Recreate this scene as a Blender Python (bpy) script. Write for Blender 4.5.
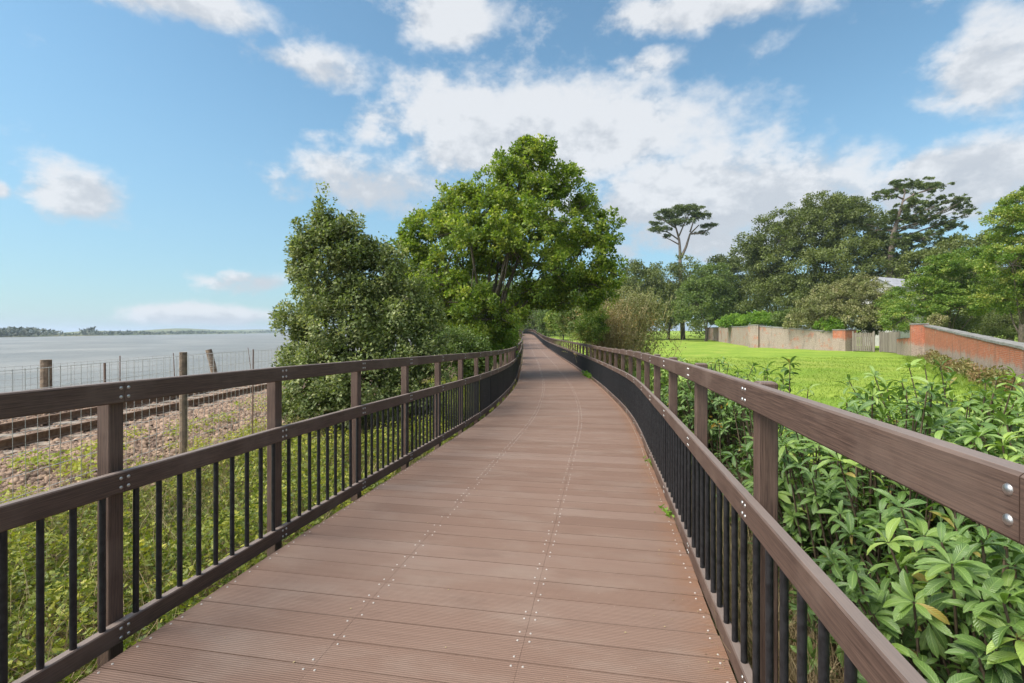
import bpy, bmesh, math, random
import numpy as np
from mathutils import Vector
R = math.radians
for o in list(bpy.data.objects): bpy.data.objects.remove(o)
C = bpy.context.scene.collection
sc = bpy.context.scene
F = 490.0; CX = 512.0; HY = 332.0; EYE = 1.65
# ------------------------------------------------------------------ camera
cd = bpy.data.cameras.new('camera'); cam = bpy.data.objects.new('camera', cd); C.objects.link(cam)
cd.sensor_width = 36; cd.lens = 36*F/1024.0; cd.clip_start = .05; cd.clip_end = 20000
cd.shift_y = (HY-341.5)/1024.0
cam.location = (0, 0, EYE); cam.rotation_euler = (R(90), 0, 0)
sc.camera = cam
# ------------------------------------------------------------------ light
SUN_EL, SUN_AZ = 50, 247      # azimuth clockwise from +Y (behind and to the left of the camera)
sd = bpy.data.lights.new('sun', 'SUN'); sd.energy = 2.8; sd.angle = R(38); sd.color = (1, .93, .82)
sun = bpy.data.objects.new('sun', sd); C.objects.link(sun)
sun.rotation_euler = (R(90-SUN_EL), 0, R(180-SUN_AZ)); sun.location = (0, -20, 40)
vs = sc.view_settings; vs.view_transform = 'Standard'; vs.look = 'None'; vs.gamma = 1; vs.exposure = .92; vs.use_curve_mapping = False
w = bpy.data.worlds.new('World'); sc.world = w; w.use_nodes = True
try: w.cycles.sampling_method = 'MANUAL'; w.cycles.sample_map_resolution = 512
except Exception: pass

class NT:
    """small helper for node trees"""
    def __init__(s, t): s.t = t; t.nodes.clear()
    def n(s, typ, **kw):
        nd = s.t.nodes.new(typ)
        for k, v in kw.items(): setattr(nd, k, v)
        return nd
    def l(s, a, b): s.t.links.new(a, b)
    def put(s, inp, v):
        if isinstance(v, bpy.types.NodeSocket): s.l(v, inp)
        else:
            if inp.type == 'RGBA' and len(v) == 3: v = (*v, 1)
            inp.default_value = v
    def m(s, op, a, b=0.0, c=None, clamp=False):
        nd = s.n('ShaderNodeMath', operation=op, use_clamp=clamp)
        s.put(nd.inputs[0], a); s.put(nd.inputs[1], b)
        if c is not None: s.put(nd.inputs[2], c)
        return nd.outputs[0]
    def mr(s, v, a, b, c=0.0, d=1.0, smooth=True):
        nd = s.n('ShaderNodeMapRange', interpolation_type='SMOOTHSTEP' if smooth else 'LINEAR')
        s.put(nd.inputs[0], v); s.put(nd.inputs[1], a); s.put(nd.inputs[2], b); s.put(nd.inputs[3], c); s.put(nd.inputs[4], d)
        return nd.outputs[0]
    def mix(s, f, a, b, typ='MIX'):
        nd = s.n('ShaderNodeMix', data_type='RGBA', blend_type=typ)
        s.put(nd.inputs[0], f); s.put(nd.inputs[6], a); s.put(nd.inputs[7], b)
        return nd.outputs[2]
    def noise(s, vec, scale, detail=4, rough=.55, lac=2.0, dist=0.0):
        nd = s.n('ShaderNodeTexNoise'); s.l(vec, nd.inputs['Vector'])
        nd.inputs['Scale'].default_value = scale; nd.inputs['Detail'].default_value = detail
        nd.inputs['Roughness'].default_value = rough; nd.inputs['Lacunarity'].default_value = lac
        nd.inputs['Distortion'].default_value = dist
        return nd.outputs[0]
    def map(s, vec, scale=(1,1,1), loc=(0,0,0)):
        nd = s.n('ShaderNodeMapping'); s.l(vec, nd.inputs[0]); nd.inputs[1].default_value = loc; nd.inputs[3].default_value = scale
        return nd.outputs[0]

# sky with clouds laid out by compass bearing and elevation
W = NT(w.node_tree)
tc = W.n('ShaderNodeTexCoord'); sep = W.n('ShaderNodeSeparateXYZ'); W.l(tc.outputs['Generated'], sep.inputs[0])
sx, sy, sz = sep.outputs
az = W.m('ARCTAN2', sx, sy); el = W.m('ARCSINE', sz)
sky = W.n('ShaderNodeTexSky', sky_type='NISHITA'); sky.sun_disc = False
sky.sun_elevation = R(SUN_EL); sky.sun_rotation = R(SUN_AZ); sky.air_density = 1.0; sky.dust_density = .6; sky.ozone_density = 1.6
CL = [(185,0,150,24,1.0),(620,215,110,36,.9),(85,193,62,34,.95),(0,188,16,12,.8),(450,14,66,28,.95),(535,138,225,58,1.15),(365,182,105,42,.95),(310,66,95,28,.95),
      (710,4,185,27,.95),(715,205,215,72,1.1),(985,62,100,64,1.0),(960,172,125,42,1.1),(205,316,90,14,1.15),(255,282,50,16,1.0),(650,62,55,20,.8),(750,50,60,22,.6),(420,240,90,40,.35),(860,100,60,30,.3)]
nz = W.noise(W.map(tc.outputs['Generated'], (1,1,1.55)), 5.2, 8, .60)
nf = W.noise(W.map(tc.outputs['Generated'], (1,1,1.5),(3,1,2)), 17.0, 6, .6)
nc = W.m('SUBTRACT', nz, .5); nfc = W.m('SUBTRACT', nf, .5)
tot = None; shade = None
for (x, y, rx, ry, am) in CL:
    a0 = math.atan((x-CX)/F); e0 = math.atan((HY-y)/F*math.cos(a0))
    ra = rx/F*math.cos(a0)**2; re = ry/F*math.cos(a0)
    da = W.m('DIVIDE', W.m('SUBTRACT', az, a0), ra); de = W.m('DIVIDE', W.m('SUBTRACT', el, e0), re)
    # a little warp so the outlines billow
    da = W.m('ADD', da, W.m('MULTIPLY', nc, 1.0)); 
    d2 = W.m('ADD', W.m('MULTIPLY', da, da), W.m('MULTIPLY', de, de))
    v = W.m('MULTIPLY', W.m('POWER', 2.718, W.m('MULTIPLY', d2, -1.05)), am)
    vsd = W.m('MULTIPLY', v, de)
    tot = v if tot is None else W.m('MAXIMUM', tot, v)
    shade = vsd if shade is None else W.m('ADD', shade, vsd)
# cloud cover for the rest of the sky, outside the view ahead
rest = W.mr(W.m('ABSOLUTE', az), .9, 1.3, 0, .62); high = W.mr(el, .62, .85, 0, .60)
tot = W.m('ADD', tot, W.m('MAXIMUM', rest, high))
dens = W.m('ADD', W.m('ADD', tot, W.m('MULTIPLY', nc, 1.75)), W.m('MULTIPLY', nfc, .75))
cov = W.mr(dens, .36, .86)
thick = W.mr(dens, .75, 1.5)
shn = W.m('DIVIDE', shade, W.m('MAXIMUM', tot, .05))
lit = W.m('ADD', W.mr(W.m('ADD', shn, W.m('MULTIPLY', W.m('ADD', nfc, W.m('MULTIPLY', nc, .8)), 4.2)), -.55, .95), W.m('MULTIPLY', W.m('SUBTRACT', 1.0, thick), .35), clamp=True)
ccol = W.mix(lit, (2.15, 2.34, 2.62), (3.55, 3.64, 3.78))
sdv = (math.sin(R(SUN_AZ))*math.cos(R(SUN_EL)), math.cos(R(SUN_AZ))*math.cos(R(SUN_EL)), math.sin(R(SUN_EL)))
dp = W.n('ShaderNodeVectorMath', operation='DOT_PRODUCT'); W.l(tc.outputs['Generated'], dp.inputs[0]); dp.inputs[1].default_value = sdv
cloud_fill = W.mr(dp.outputs['Value'], .50, .97, 1.0, 5.5)      # cloud brighter towards the sun, boosted out of view to add soft fill light
ccv = W.n('ShaderNodeVectorMath', operation='SCALE'); W.l(ccol, ccv.inputs[0]); W.l(cloud_fill, ccv.inputs['Scale']); ccol = ccv.outputs[0]
skyc = W.mix(1.0, sky.outputs[0], (.69, .86, .80), 'MULTIPLY')
hz = W.mr(el, 0, .5, .62, 0)
skyc = W.mix(hz, skyc, (1.27, 1.98, 2.76))
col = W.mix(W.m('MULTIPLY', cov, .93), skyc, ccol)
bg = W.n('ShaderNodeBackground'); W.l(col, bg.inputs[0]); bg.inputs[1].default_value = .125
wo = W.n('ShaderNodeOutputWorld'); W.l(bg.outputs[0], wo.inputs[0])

# ------------------------------------------------------------------ path course
YN = [-4, 2.3, 3.45, 3.98, 6.6, 9.83, 15.5, 27.2, 45, 75, 110, 130, 150, 168, 182]
XN = [-1.66, -.492, -.282, -.181, .304, .873, 1.487, 2.04, 2.53, 3.25, 3.9, 4.0, 3.1, 0.2, -5]
ZY = [-6, 2.3, 4, 6.6, 9.83, 15.5, 27, 45, 75, 105, 130, 150, 170, 220]
ZZ = [0, 0, -.02, -.08, -.155, -.28, -.36, -.42, -.30, .30, .85, 1.10, 1.0, 1.0]
def pchip(xs, ys, x):
    xs = np.array(xs, float); ys = np.array(ys, float); h = np.diff(xs); d = np.diff(ys)/h
    m = np.zeros(len(xs)); m[0] = d[0]; m[-1] = d[-1]
    m[1:-1] = (d[:-1]*h[1:]+d[1:]*h[:-1])/(h[:-1]+h[1:])
    x = np.clip(np.asarray(x, float), xs[0], xs[-1]); i = np.clip(np.searchsorted(xs, x)-1, 0, len(h)-1)
    t = (x-xs[i])/h[i]; hh = h[i]
    return (2*t**3-3*t**2+1)*ys[i]+(t**3-2*t**2+t)*hh*m[i]+(-2*t**3+3*t**2)*ys[i+1]+(t**3-t**2)*hh*m[i+1]
def cxat(y): return pchip(YN, XN, y)
def czat(y): return pchip(ZY, ZZ, y)
yy = np.linspace(-4, 182, 9301); xx = cxat(yy)
ss = np.concatenate([[0], np.cumsum(np.hypot(np.diff(xx), np.diff(yy)))])
LEN = ss[-1]
def course(s, lat=0.0):
    """point and unit tangent on the path at arc length s, offset sideways (right positive)"""
    y = np.interp(s, ss, yy); x = np.interp(s, ss, xx)
    y2 = np.interp(s+.4, ss, yy); x2 = np.interp(s+.4, ss, xx); y1 = np.interp(s-.4, ss, yy); x1 = np.interp(s-.4, ss, xx)
    tx, ty = x2-x1, y2-y1; L = np.hypot(tx, ty); tx, ty = tx/L, ty/L
    return x+ty*lat, y-tx*lat, czat(y), tx, ty
HW = 1.53
def sstep(a, b, x):
    t = np.clip((np.asarray(x, float)-a)/(b-a), 0, 1); return t*t*(3-2*t)
def gz(x, y):
    x = np.asarray(x, float); y = np.asarray(y, float)
    lat = x-cxat(y); zd = czat(y)
    right = np.interp(y, [-50, 15, 25, 45, 100, 250, 3000], [-.70, -.66, -.58, -.36, -.05, .6, 4]) + sstep(60, 200, x)*2.0
    left = np.where(y < 60, -.58, -.2) + 0*x
    base = np.where(lat > 0, right, left)
    near = zd-.62
    wgt = np.exp(-(lat/4.5)**2)
    z = base*(1-wgt)+near*wgt
    bed = -.40
    k = 1-sstep(-7.4, -5.6, x); z = z*(1-k)+bed*k
    z = z+.05*np.sin(x*1.3+.7)*np.sin(y*.9)*(1-k)
    k2 = 1-sstep(-13.6, -12.4, x); z = z*(1-k2)-5.0*k2
    return z
def g1(x, y): return float(gz(x, y))
def at(px, py, Y): return np.array([(px-CX)/F*Y, Y, EYE+(HY-py)/F*Y])

# ------------------------------------------------------------------ tagging / linking
def tag(o, label=None, cat=None, group=None, kind=None):
    if label: o['label'] = label
    if cat: o['category'] = cat
    if group: o['group'] = group
    if kind: o['kind'] = kind
    return o
def empty(name, loc, label, cat, group=None, kind=None):
    o = bpy.data.objects.new(name, None); C.objects.link(o); o.location = tuple(float(v) for v in loc); o.empty_display_size = .2
    return tag(o, label, cat, group, kind)
def link(name, me, mat, parent=None):
    o = bpy.data.objects.new(name, me); C.objects.link(o)
    if mat and not me.materials: me.materials.append(mat)
    if parent is not None:
        o.parent = parent; o.location = -parent.location     # mesh data is in world coordinates
    return o
def rawmesh(name, V, Fc, smooth=False, rnd=None, uv=None):
    """V (n,3), Fc (m,k) equal-size faces"""
    me = bpy.data.meshes.new(name); V = np.asarray(V, np.float32); Fc = np.asarray(Fc, np.int32); m, k = Fc.shape
    me.vertices.add(len(V)); me.vertices.foreach_set('co', V.ravel())
    me.loops.add(m*k); me.loops.foreach_set('vertex_index', Fc.ravel())
    me.polygons.add(m); me.polygons.foreach_set('loop_start', np.arange(m, dtype=np.int32)*k)
    try: me.polygons.foreach_set('loop_total', np.full(m, k, np.int32))
    except Exception: pass
    me.update(calc_edges=True)
    if smooth: me.polygons.foreach_set('use_smooth', np.ones(m, bool))
    if rnd is not None:
        a = me.attributes.new('rnd', 'FLOAT', 'FACE'); a.data.foreach_set('value', np.asarray(rnd, np.float32))
    if uv is not None:
        u = me.uv_layers.new(name='UVMap'); u.data.foreach_set('uv', np.asarray(uv, np.float32).ravel())
    me.validate(); return me

class MB:
    def __init__(s): s.v = []; s.f = []; s.uv = []; s.rn = []; s.n = 0
    def add(s, V, Fs, uvs=None, rnd=0.0):
        V = np.asarray(V, float); s.v.append(V)
        for i, f in enumerate(Fs):
            s.f.append([q+s.n for q in f]); s.rn.append(rnd)
            s.uv.extend(uvs[i] if uvs else [(0.0, 0.0)]*len(f))
        s.n += len(V)
    def hexa(s, P, rnd=0.0, u0=0.0, u1=1.0):
        """P: 8 points, first four the start section (ccw), then the end section; uv runs start->end"""
        Fs = [(0,1,2,3),(7,6,5,4),(0,4,5,1),(1,5,6,2),(2,6,7,3),(3,7,4,0)]
        P = np.asarray(P, float)
        w1 = np.linalg.norm(P[1]-P[0]); w2 = np.linalg.norm(P[2]-P[1])
        ac = [0, w1, w1+w2, 2*w1+w2, 2*w1+2*w2]
        uvs = [[(u0,0),(u0,w1),(u0+w2,w1),(u0+w2,0)]]*2
        for k in range(4): uvs.append([(u0,ac[k]+3*rnd),(u1,ac[k]+3*rnd),(u1,ac[k+1]+3*rnd),(u0,ac[k+1]+3*rnd)])
        s.add(P, Fs, uvs, rnd)
    def box(s, c, sz, rz=0.0, rnd=0.0):
        x, y, z = [q/2 for q in sz]; ca, sa = math.cos(rz), math.sin(rz)
        def t(a, b, d): return (c[0]+a*ca-b*sa, c[1]+a*sa+b*ca, c[2]+d)
        s.hexa([t(-x,-y,-z),t(x,-y,-z),t(x,y,-z),t(-x,y,-z),t(-x,-y,z),t(x,-y,z),t(x,y,z),t(-x,y,z)], rnd, 0, sz[2])
    def tube(s, pts, rad, n=6, cap=True, rnd=0.0):
        pts = np.asarray(pts, float); k = len(pts); rad = np.broadcast_to(rad, (k,)).astype(float)
        T = np.gradient(pts, axis=0); T /= np.linalg.norm(T, axis=1)[:, None]+1e-9
        ref = np.array([0, 0, 1.0]) if abs(T[0][2]) < .9 else np.array([0, 1.0, 0])
        A = np.cross(T, ref); A /= np.linalg.norm(A, axis=1)[:, None]+1e-9; B = np.cross(T, A)
        th = np.arange(n)*2*math.pi/n
        V = (pts[:, None, :]+rad[:, None, None]*(A[:, None, :]*np.cos(th)[None, :, None]+B[:, None, :]*np.sin(th)[None, :, None])).reshape(-1, 3)
        Fs = []; 
        for i in range(k-1):
            for j in range(n):
                Fs.append((i*n+j, i*n+(j+1) % n, (i+1)*n+(j+1) % n, (i+1)*n+j))
        if cap: Fs.append(tuple(range(n))[::-1]); Fs.append(tuple((k-1)*n+j for j in range(n)))
        s.add(V, Fs, None, rnd)
    def build(s, name, mat, parent=None, smooth=False):
        me = bpy.data.meshes.new(name); V = np.concatenate(s.v) if s.v else np.zeros((0, 3))
        me.from_pydata([tuple(v) for v in V], [], s.f)
        u = me.uv_layers.new(name='UVMap'); u.data.foreach_set('uv', np.asarray(s.uv, np.float32).ravel())
        a = me.attributes.new('rnd', 'FLOAT', 'FACE'); a.data.foreach_set('value', np.asarray(s.rn, np.float32))
        if smooth: me.polygons.foreach_set('use_smooth', np.ones(len(me.polygons), bool))
        me.update()
        return link(name, me, mat, parent)

# ------------------------------------------------------------------ materials
def material(name):
    m = bpy.data.materials.new(name); m.use_nodes = True; t = NT(m.node_tree)
    out = t.n('ShaderNodeOutputMaterial'); p = t.n('ShaderNodeBsdfPrincipled'); t.l(p.outputs[0], out.inputs[0])
    return m, t, p, out
def bump(t, p, h, strength=.5, dist=.01):
    b = t.n('ShaderNodeBump'); b.inputs['Strength'].default_value = strength; b.inputs['Distance'].default_value = dist
    t.l(h, b.inputs['Height']); t.l(b.outputs[0], p.inputs['Normal'])
def attr(t, nm='rnd'):
    a = t.n('ShaderNodeAttribute'); a.attribute_name = nm; return a.outputs['Fac']
def coord(t, which='Object'):
    return t.n('ShaderNodeTexCoord').outputs[which]
def geo(t): return t.n('ShaderNodeNewGeometry').outputs['Position']

def mat_leaf(name, cols, trans=.28, rough=.5, spec=.35, varscale=.6):
    m, t, p, out = material(name)
    r = attr(t)
    ramp = t.n('ShaderNodeValToRGB'); t.l(r, ramp.inputs[0])
    e = ramp.color_ramp.elements; e[0].color = (*cols[0], 1); e[1].color = (*cols[-1], 1)
    for i, c in enumerate(cols[1:-1]):
        q = e.new((i+1)/(len(cols)-1)); q.color = (*c, 1)
    c = t.mix(t.mr(t.noise(geo(t), varscale, 2), .35, .7), ramp.outputs[0], t.mix(1.0, ramp.outputs[0], (.78, .85, .72), 'MULTIPLY'))
    t.l(c, p.inputs['Base Color']); p.inputs['Roughness'].default_value = rough; p.inputs['Specular IOR Level'].default_value = spec
    tr = t.n('ShaderNodeBsdfTranslucent'); t.l(t.mix(1.0, c, (1.25, 1.35, .6), 'MULTIPLY'), tr.inputs[0])
    mx = t.n('ShaderNodeMixShader'); mx.inputs[0].default_value = trans
    t.l(p.outputs[0], mx.inputs[1]); t.l(tr.outputs[0], mx.inputs[2]); t.l(mx.outputs[0], out.inputs[0])
    return m
M = {}
M['oak'] = mat_leaf('oak_leaves', [(.085,.135,.02),(.15,.22,.028),(.23,.30,.04),(.36,.38,.07)], .42)
M['holm'] = mat_leaf('holm_leaves', [(.085,.115,.04),(.15,.19,.065),(.235,.265,.105),(.42,.42,.21)], .34)
M['dark'] = mat_leaf('dark_leaves', [(.085,.105,.03),(.135,.16,.045),(.195,.22,.068)], .3)
M['farwood'] = mat_leaf('far_wood_leaves', [(.03,.045,.02),(.05,.07,.028)], .1)
M['mid'] = mat_leaf('mid_leaves', [(.075,.12,.028),(.12,.17,.04),(.175,.22,.055)], .3)
M['light'] = mat_leaf('light_leaves', [(.09,.16,.025),(.15,.23,.035),(.24,.30,.055),(.38,.36,.09)], .32)
M['bright'] = mat_leaf('bright_leaves', [(.10,.20,.02),(.18,.30,.03),(.30,.38,.06)], .38)
M['pine'] = mat_leaf('pine_needles', [(.07,.10,.035),(.12,.155,.055),(.18,.21,.08)], .15)
M['olive'] = mat_leaf('olive_leaves', [(.14,.14,.06),(.18,.19,.065),(.26,.26,.10),(.38,.32,.19)], .25)
M['bramble'] = mat_leaf('bramble_leaves', [(.05,.08,.018),(.11,.155,.025),(.25,.27,.04),(.46,.41,.06)], .32)
M['weed'] = mat_leaf('weed_leaves', [(.20,.26,.03),(.36,.38,.05),(.50,.46,.07)], .35)
M['tan'] = mat_leaf('tan_twigs', [(.20,.15,.07),(.32,.24,.11),(.36,.30,.15),(.40,.22,.06)], .2)
M['straw'] = mat_leaf('straw', [(.16,.11,.06),(.30,.22,.12),(.44,.35,.20)], .15, .7)
M['ochre'] = mat_leaf('ochre_leaves', [(.40,.20,.03),(.50,.30,.06)], .2)
M['wallweed'] = mat_leaf('wall_weed', [(.22,.13,.06),(.26,.20,.08),(.14,.17,.04),(.33,.25,.13)], .2)
M['grassb'] = mat_leaf('grass_blades', [(.13,.20,.025),(.20,.28,.035),(.30,.36,.06)], .35)

def mat_laurel():
    m, t, p, out = material('laurel_leaf')
    r = attr(t)
    ramp = t.n('ShaderNodeValToRGB'); t.l(r, ramp.inputs[0]); e = ramp.color_ramp.elements
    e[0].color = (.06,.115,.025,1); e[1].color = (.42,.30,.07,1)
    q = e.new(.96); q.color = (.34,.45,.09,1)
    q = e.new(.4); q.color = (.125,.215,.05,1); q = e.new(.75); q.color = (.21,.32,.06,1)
    uv = t.n('ShaderNodeUVMap'); sp = t.n('ShaderNodeSeparateXYZ'); t.l(uv.outputs[0], sp.inputs[0])
    du = t.m('ABSOLUTE', t.m('SUBTRACT', sp.outputs[0], .5))
    rib = t.mr(du, .02, .06, 1, 0)
    # side veins running obliquely from the rib
    vn = t.m('SINE', t.m('MULTIPLY', t.m('SUBTRACT', sp.outputs[1], t.m('MULTIPLY', du, .45)), 62))
    vein = t.m('MULTIPLY', t.mr(vn, .75, 1, 0, .28), 1.0)
    c = t.mix(t.m('MAXIMUM', t.m('MULTIPLY', rib, .6), vein), ramp.outputs[0], (.34,.46,.14))
    c = t.mix(t.mr(t.noise(geo(t), 1.2, 2), .35, .65, 0, .35), c, (.05,.12,.035))
    t.l(c, p.inputs['Base Color']); p.inputs['Roughness'].default_value = .36; p.inputs['Specular IOR Level'].default_value = .6
    b = t.n('ShaderNodeBump'); b.inputs['Strength'].default_value = .35; b.inputs['Distance'].default_value = .003
    t.l(t.m('SUBTRACT', vn, t.m('MULTIPLY', rib, 3)), b.inputs['Height']); t.l(b.outputs[0], p.inputs['Normal'])
    tr = t.n('ShaderNodeBsdfTranslucent'); t.l(t.mix(1.0, c, (1.3, 1.5, .5), 'MULTIPLY'), tr.inputs[0])
    mx = t.n('ShaderNodeMixShader'); mx.inputs[0].default_value = .25
    t.l(p.outputs[0], mx.inputs[1]); t.l(tr.outputs[0], mx.inputs[2]); t.l(mx.outputs[0], out.inputs[0])
    return m
M['laurel'] = mat_laurel()

def mat_bark(name, c1, c2):
    m, t, p, out = material(name)
    n = t.noise(t.map(geo(t), (6, 6, 1.2)), 3, 5, .65)
    t.l(t.mix(t.mr(n, .3, .7), c1, c2), p.inputs['Base Color']); p.inputs['Roughness'].default_value = .9
    bump(t, p, n, .7, .03); return m
M['bark'] = mat_bark('bark', (.05,.04,.028), (.15,.12,.085))
M['pinebark'] = mat_bark('pine_bark', (.12,.09,.07), (.26,.21,.17))
M['stem'] = mat_bark('stem', (.045,.035,.02), (.13,.09,.055))

def mat_composite(name, c1, c2, c3):
    """wood-plastic rail board: fine streaks along the length, blotchy fading"""
    m, t, p, out = material(name)
    uv = t.n('ShaderNodeUVMap').outputs[0]
    g = t.noise(t.map(uv, (2.2, 110, 1)), 1.6, 5, .65)
    g2 = t.noise(t.map(uv, (9, 420, 1)), 1.0, 3, .6)
    bl = t.noise(geo(t), 2.6, 4, .6)
    c = t.mix(t.mr(t.m('ADD', t.m('MULTIPLY', g, .6), t.m('MULTIPLY', g2, .4)), .36, .64), c1, c2)
    c = t.mix(t.mr(bl, .42, .72, 0, .55), c, c3)
    c = t.mix(t.m('MULTIPLY', attr(t), .35), c, t.mix(1.0, c, (.72,.70,.70), 'MULTIPLY'))
    # greyer, paler upward faces
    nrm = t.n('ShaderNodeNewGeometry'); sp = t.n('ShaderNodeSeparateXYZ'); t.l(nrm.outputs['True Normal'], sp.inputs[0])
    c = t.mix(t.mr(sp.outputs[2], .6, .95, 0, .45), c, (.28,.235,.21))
    t.l(c, p.inputs['Base Color']); p.inputs['Roughness'].default_value = .62; p.inputs['Specular IOR Level'].default_value = .35
    bump(t, p, t.m('ADD', g, t.m('MULTIPLY', g2, .7)), .35, .002); return m
M['rail'] = mat_composite('composite_rail', (.044,.026,.020), (.125,.077,.057), (.165,.115,.090))

def mat_deck():
    m, t, p, out = material('composite_decking')
    uv = t.n('ShaderNodeUVMap').outputs[0]
    sp = t.n('ShaderNodeSeparateXYZ'); t.l(uv, sp.inputs[0])
    s = sp.outputs[1]
    rg = t.m('SINE', t.m('MULTIPLY', s, 2*math.pi/.0140))
    r = attr(t)
    base = t.n('ShaderNodeValToRGB'); t.l(r, base.inputs[0]); e = base.color_ramp.elements
    e[0].color = (.205,.132,.103,1); e[1].color = (.285,.203,.170,1)
    q = e.new(.35); q.color = (.240,.157,.123,1); q = e.new(.7); q.color = (.262,.178,.143,1)
    st = t.noise(t.map(uv, (1.5, 60, 1)), 1.0, 5, .65)
    c = t.mix(t.mr(st, .3, .7, 0, .5), base.outputs[0], t.mix(1.0, base.outputs[0], (.76,.72,.70), 'MULTIPLY'))
    bl = t.noise(t.map(uv, (1.0, 2.2, 1)), 1.3, 4, .6)
    c = t.mix(t.mr(bl, .45, .72, 0, .55), c, (.30,.235,.20))
    dk = t.noise(t.map(uv, (.8, 3.0, 1), (5, 2, 0)), 2.1, 5, .7)
    c = t.mix(t.mr(dk, .52, .76, 0, .5), c, (.165,.108,.085))
    # darker colour in the grooves and moss/rust stain near the right kerb
    c = t.mix(t.mr(rg, -1, .2, .5, 0), c, (.105,.068,.052))
    ed = t.m('MULTIPLY', t.mr(sp.outputs[0], HW-.26, HW-.02, 0, 1), t.mr(dk, .35, .6, .15, .6))
    c = t.mix(ed, c, (.23,.115,.062))
    spk = t.noise(uv, 55, 1, .5); c = t.mix(t.mr(spk, .74, .80, 0, .45), c, (.42,.36,.31))
    c = t.mix(1.0, c, (.88,.84,.79), 'MULTIPLY')
    t.l(c, p.inputs['Base Color']); p.inputs['Roughness'].default_value = .65; p.inputs['Specular IOR Level'].default_value = .3
    bump(t, p, t.m('ADD', rg, t.m('MULTIPLY', st, 1.2)), .55, .0018); return m
M['deck'] = mat_deck()

def simple(name, col, rough=.6, metal=0.0, nscale=None, col2=None, bs=0.0, bd=.01, spec=.4):
    m, t, p, out = material(name)
    if nscale:
        n = t.noise(geo(t), nscale, 5, .6); t.l(t.mix(t.mr(n, .32, .68), col, col2 or tuple(c*.6 for c in col)), p.inputs['Base Color'])
        if bs: bump(t, p, n, bs, bd)
    else: p.inputs['Base Color'].default_value = (*col, 1)
    p.inputs['Roughness'].default_value = rough; p.inputs['Metallic'].default_value = metal; p.inputs['Specular IOR Level'].default_value = spec
    return m
M['bar'] = simple('black_coated_bar', (.007,.007,.008), .42, 0, 30, (.02,.02,.022), .4, .001, .35)
M['bolt'] = simple('galvanised_bolt', (.55,.54,.52), .35, .9, 60, (.35,.34,.33))
M['screw'] = simple('screw_head', (.50,.45,.41), .45, .3)
M['joist'] = simple('joist_timber', (.06,.045,.035), .9, 0, 8, (.03,.025,.02))
M['rust'] = simple('rusty_rail_steel', (.13,.075,.045), .75, .2, 12, (.22,.14,.09), .3, .004)
M['sleeper'] = simple('sleeper_concrete', (.30,.25,.20), .9, 0, 10, (.17,.13,.10), .5, .01)
M['wire'] = simple('galvanised_wire', (.42,.41,.38), .5, .5)
M['fpost'] = simple('weathered_fence_post', (.26,.19,.13), .9, 0, 9, (.12,.09,.065), .6, .01)
M['stake'] = simple('thin_steel_stake', (.20,.13,.10), .8, .2)
M['stone'] = simple('ballast_stone', (.33,.225,.155), .9, 0, 5, (.15,.10,.075), .6, .01)
M['coping'] = simple('coping_stone', (.26,.25,.23), .9, 0, 3, (.14,.135,.125), .5, .02)
M['gatewood'] = None

def mat_ground():
    m, t, p, out = material('ground')
    P = geo(t); sp = t.n('ShaderNodeSeparateXYZ'); t.l(P, sp.inputs[0]); X, Y = sp.outputs[0], sp.outputs[1]
    n1 = t.noise(P, .25, 5, .6); n2 = t.noise(P, 3.0, 5, .65); n3 = t.noise(P, 30, 3, .6)
    grass = t.mix(t.mr(n1, .35, .65), (.175,.275,.035), (.27,.35,.055))
    grass = t.mix(t.mr(n2, .35, .7, 0, .55), grass, (.13,.20,.03)); grass = t.mix(t.mr(t.noise(P, .09, 4, .7, 2, 1.5), .5, .68, 0, .35), grass, (.34,.33,.09))
    soil = t.mix(t.mr(n2, .3, .7), (.13,.095,.06), (.07,.06,.03))
    bal = t.mix(t.mr(n3, .3, .7), (.26,.175,.135), (.13,.09,.07))
    # meadow starts a couple of metres right of the path
    px = t.m('ADD', 1.0, t.m('MULTIPLY', Y, .075))
    px = t.m('ADD', t.m('MINIMUM', px, t.m('ADD', 1.9, t.m('MULTIPLY', Y, .018))), t.m('MULTIPLY', t.m('SUBTRACT', n2, .5), 2.0))
    g = t.mr(t.m('SUBTRACT', X, px), 2.6, 3.4)
    c = t.mix(g, soil, grass)
    c = t.mix(t.mr(t.m('ADD', X, t.m('MULTIPLY', t.m('SUBTRACT', n2, .5), 1.2)), -6.0, -5.2, 1, 0), c, bal)
    t.l(c, p.inputs['Base Color']); p.inputs['Roughness'].default_value = .95; p.inputs['Specular IOR Level'].default_value = .1
    bump(t, p, t.m('ADD', n2, t.m('MULTIPLY', n3, .4)), .8, .08); return m
M['ground'] = mat_ground()

def mat_water():
    m, t, p, out = material('water')
    P = geo(t)
    n = t.noise(t.map(P, (1, .55, 1)), .55, 5, .62); n2 = t.noise(t.map(P, (1, .7, 1)), .035, 4, .6)
    c = t.mix(t.mr(n2, .35, .7), (.165,.16,.145), (.25,.235,.21))
    t.l(c, p.inputs['Base Color']); p.inputs['Roughness'].default_value = .38; p.inputs['IOR'].default_value = 1.33
    p.inputs['Specular IOR Level'].default_value = .28
    bump(t, p, t.m('ADD', n, t.m('MULTIPLY', n2, 2)), .9, .5); return m
M['water'] = mat_water()

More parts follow.
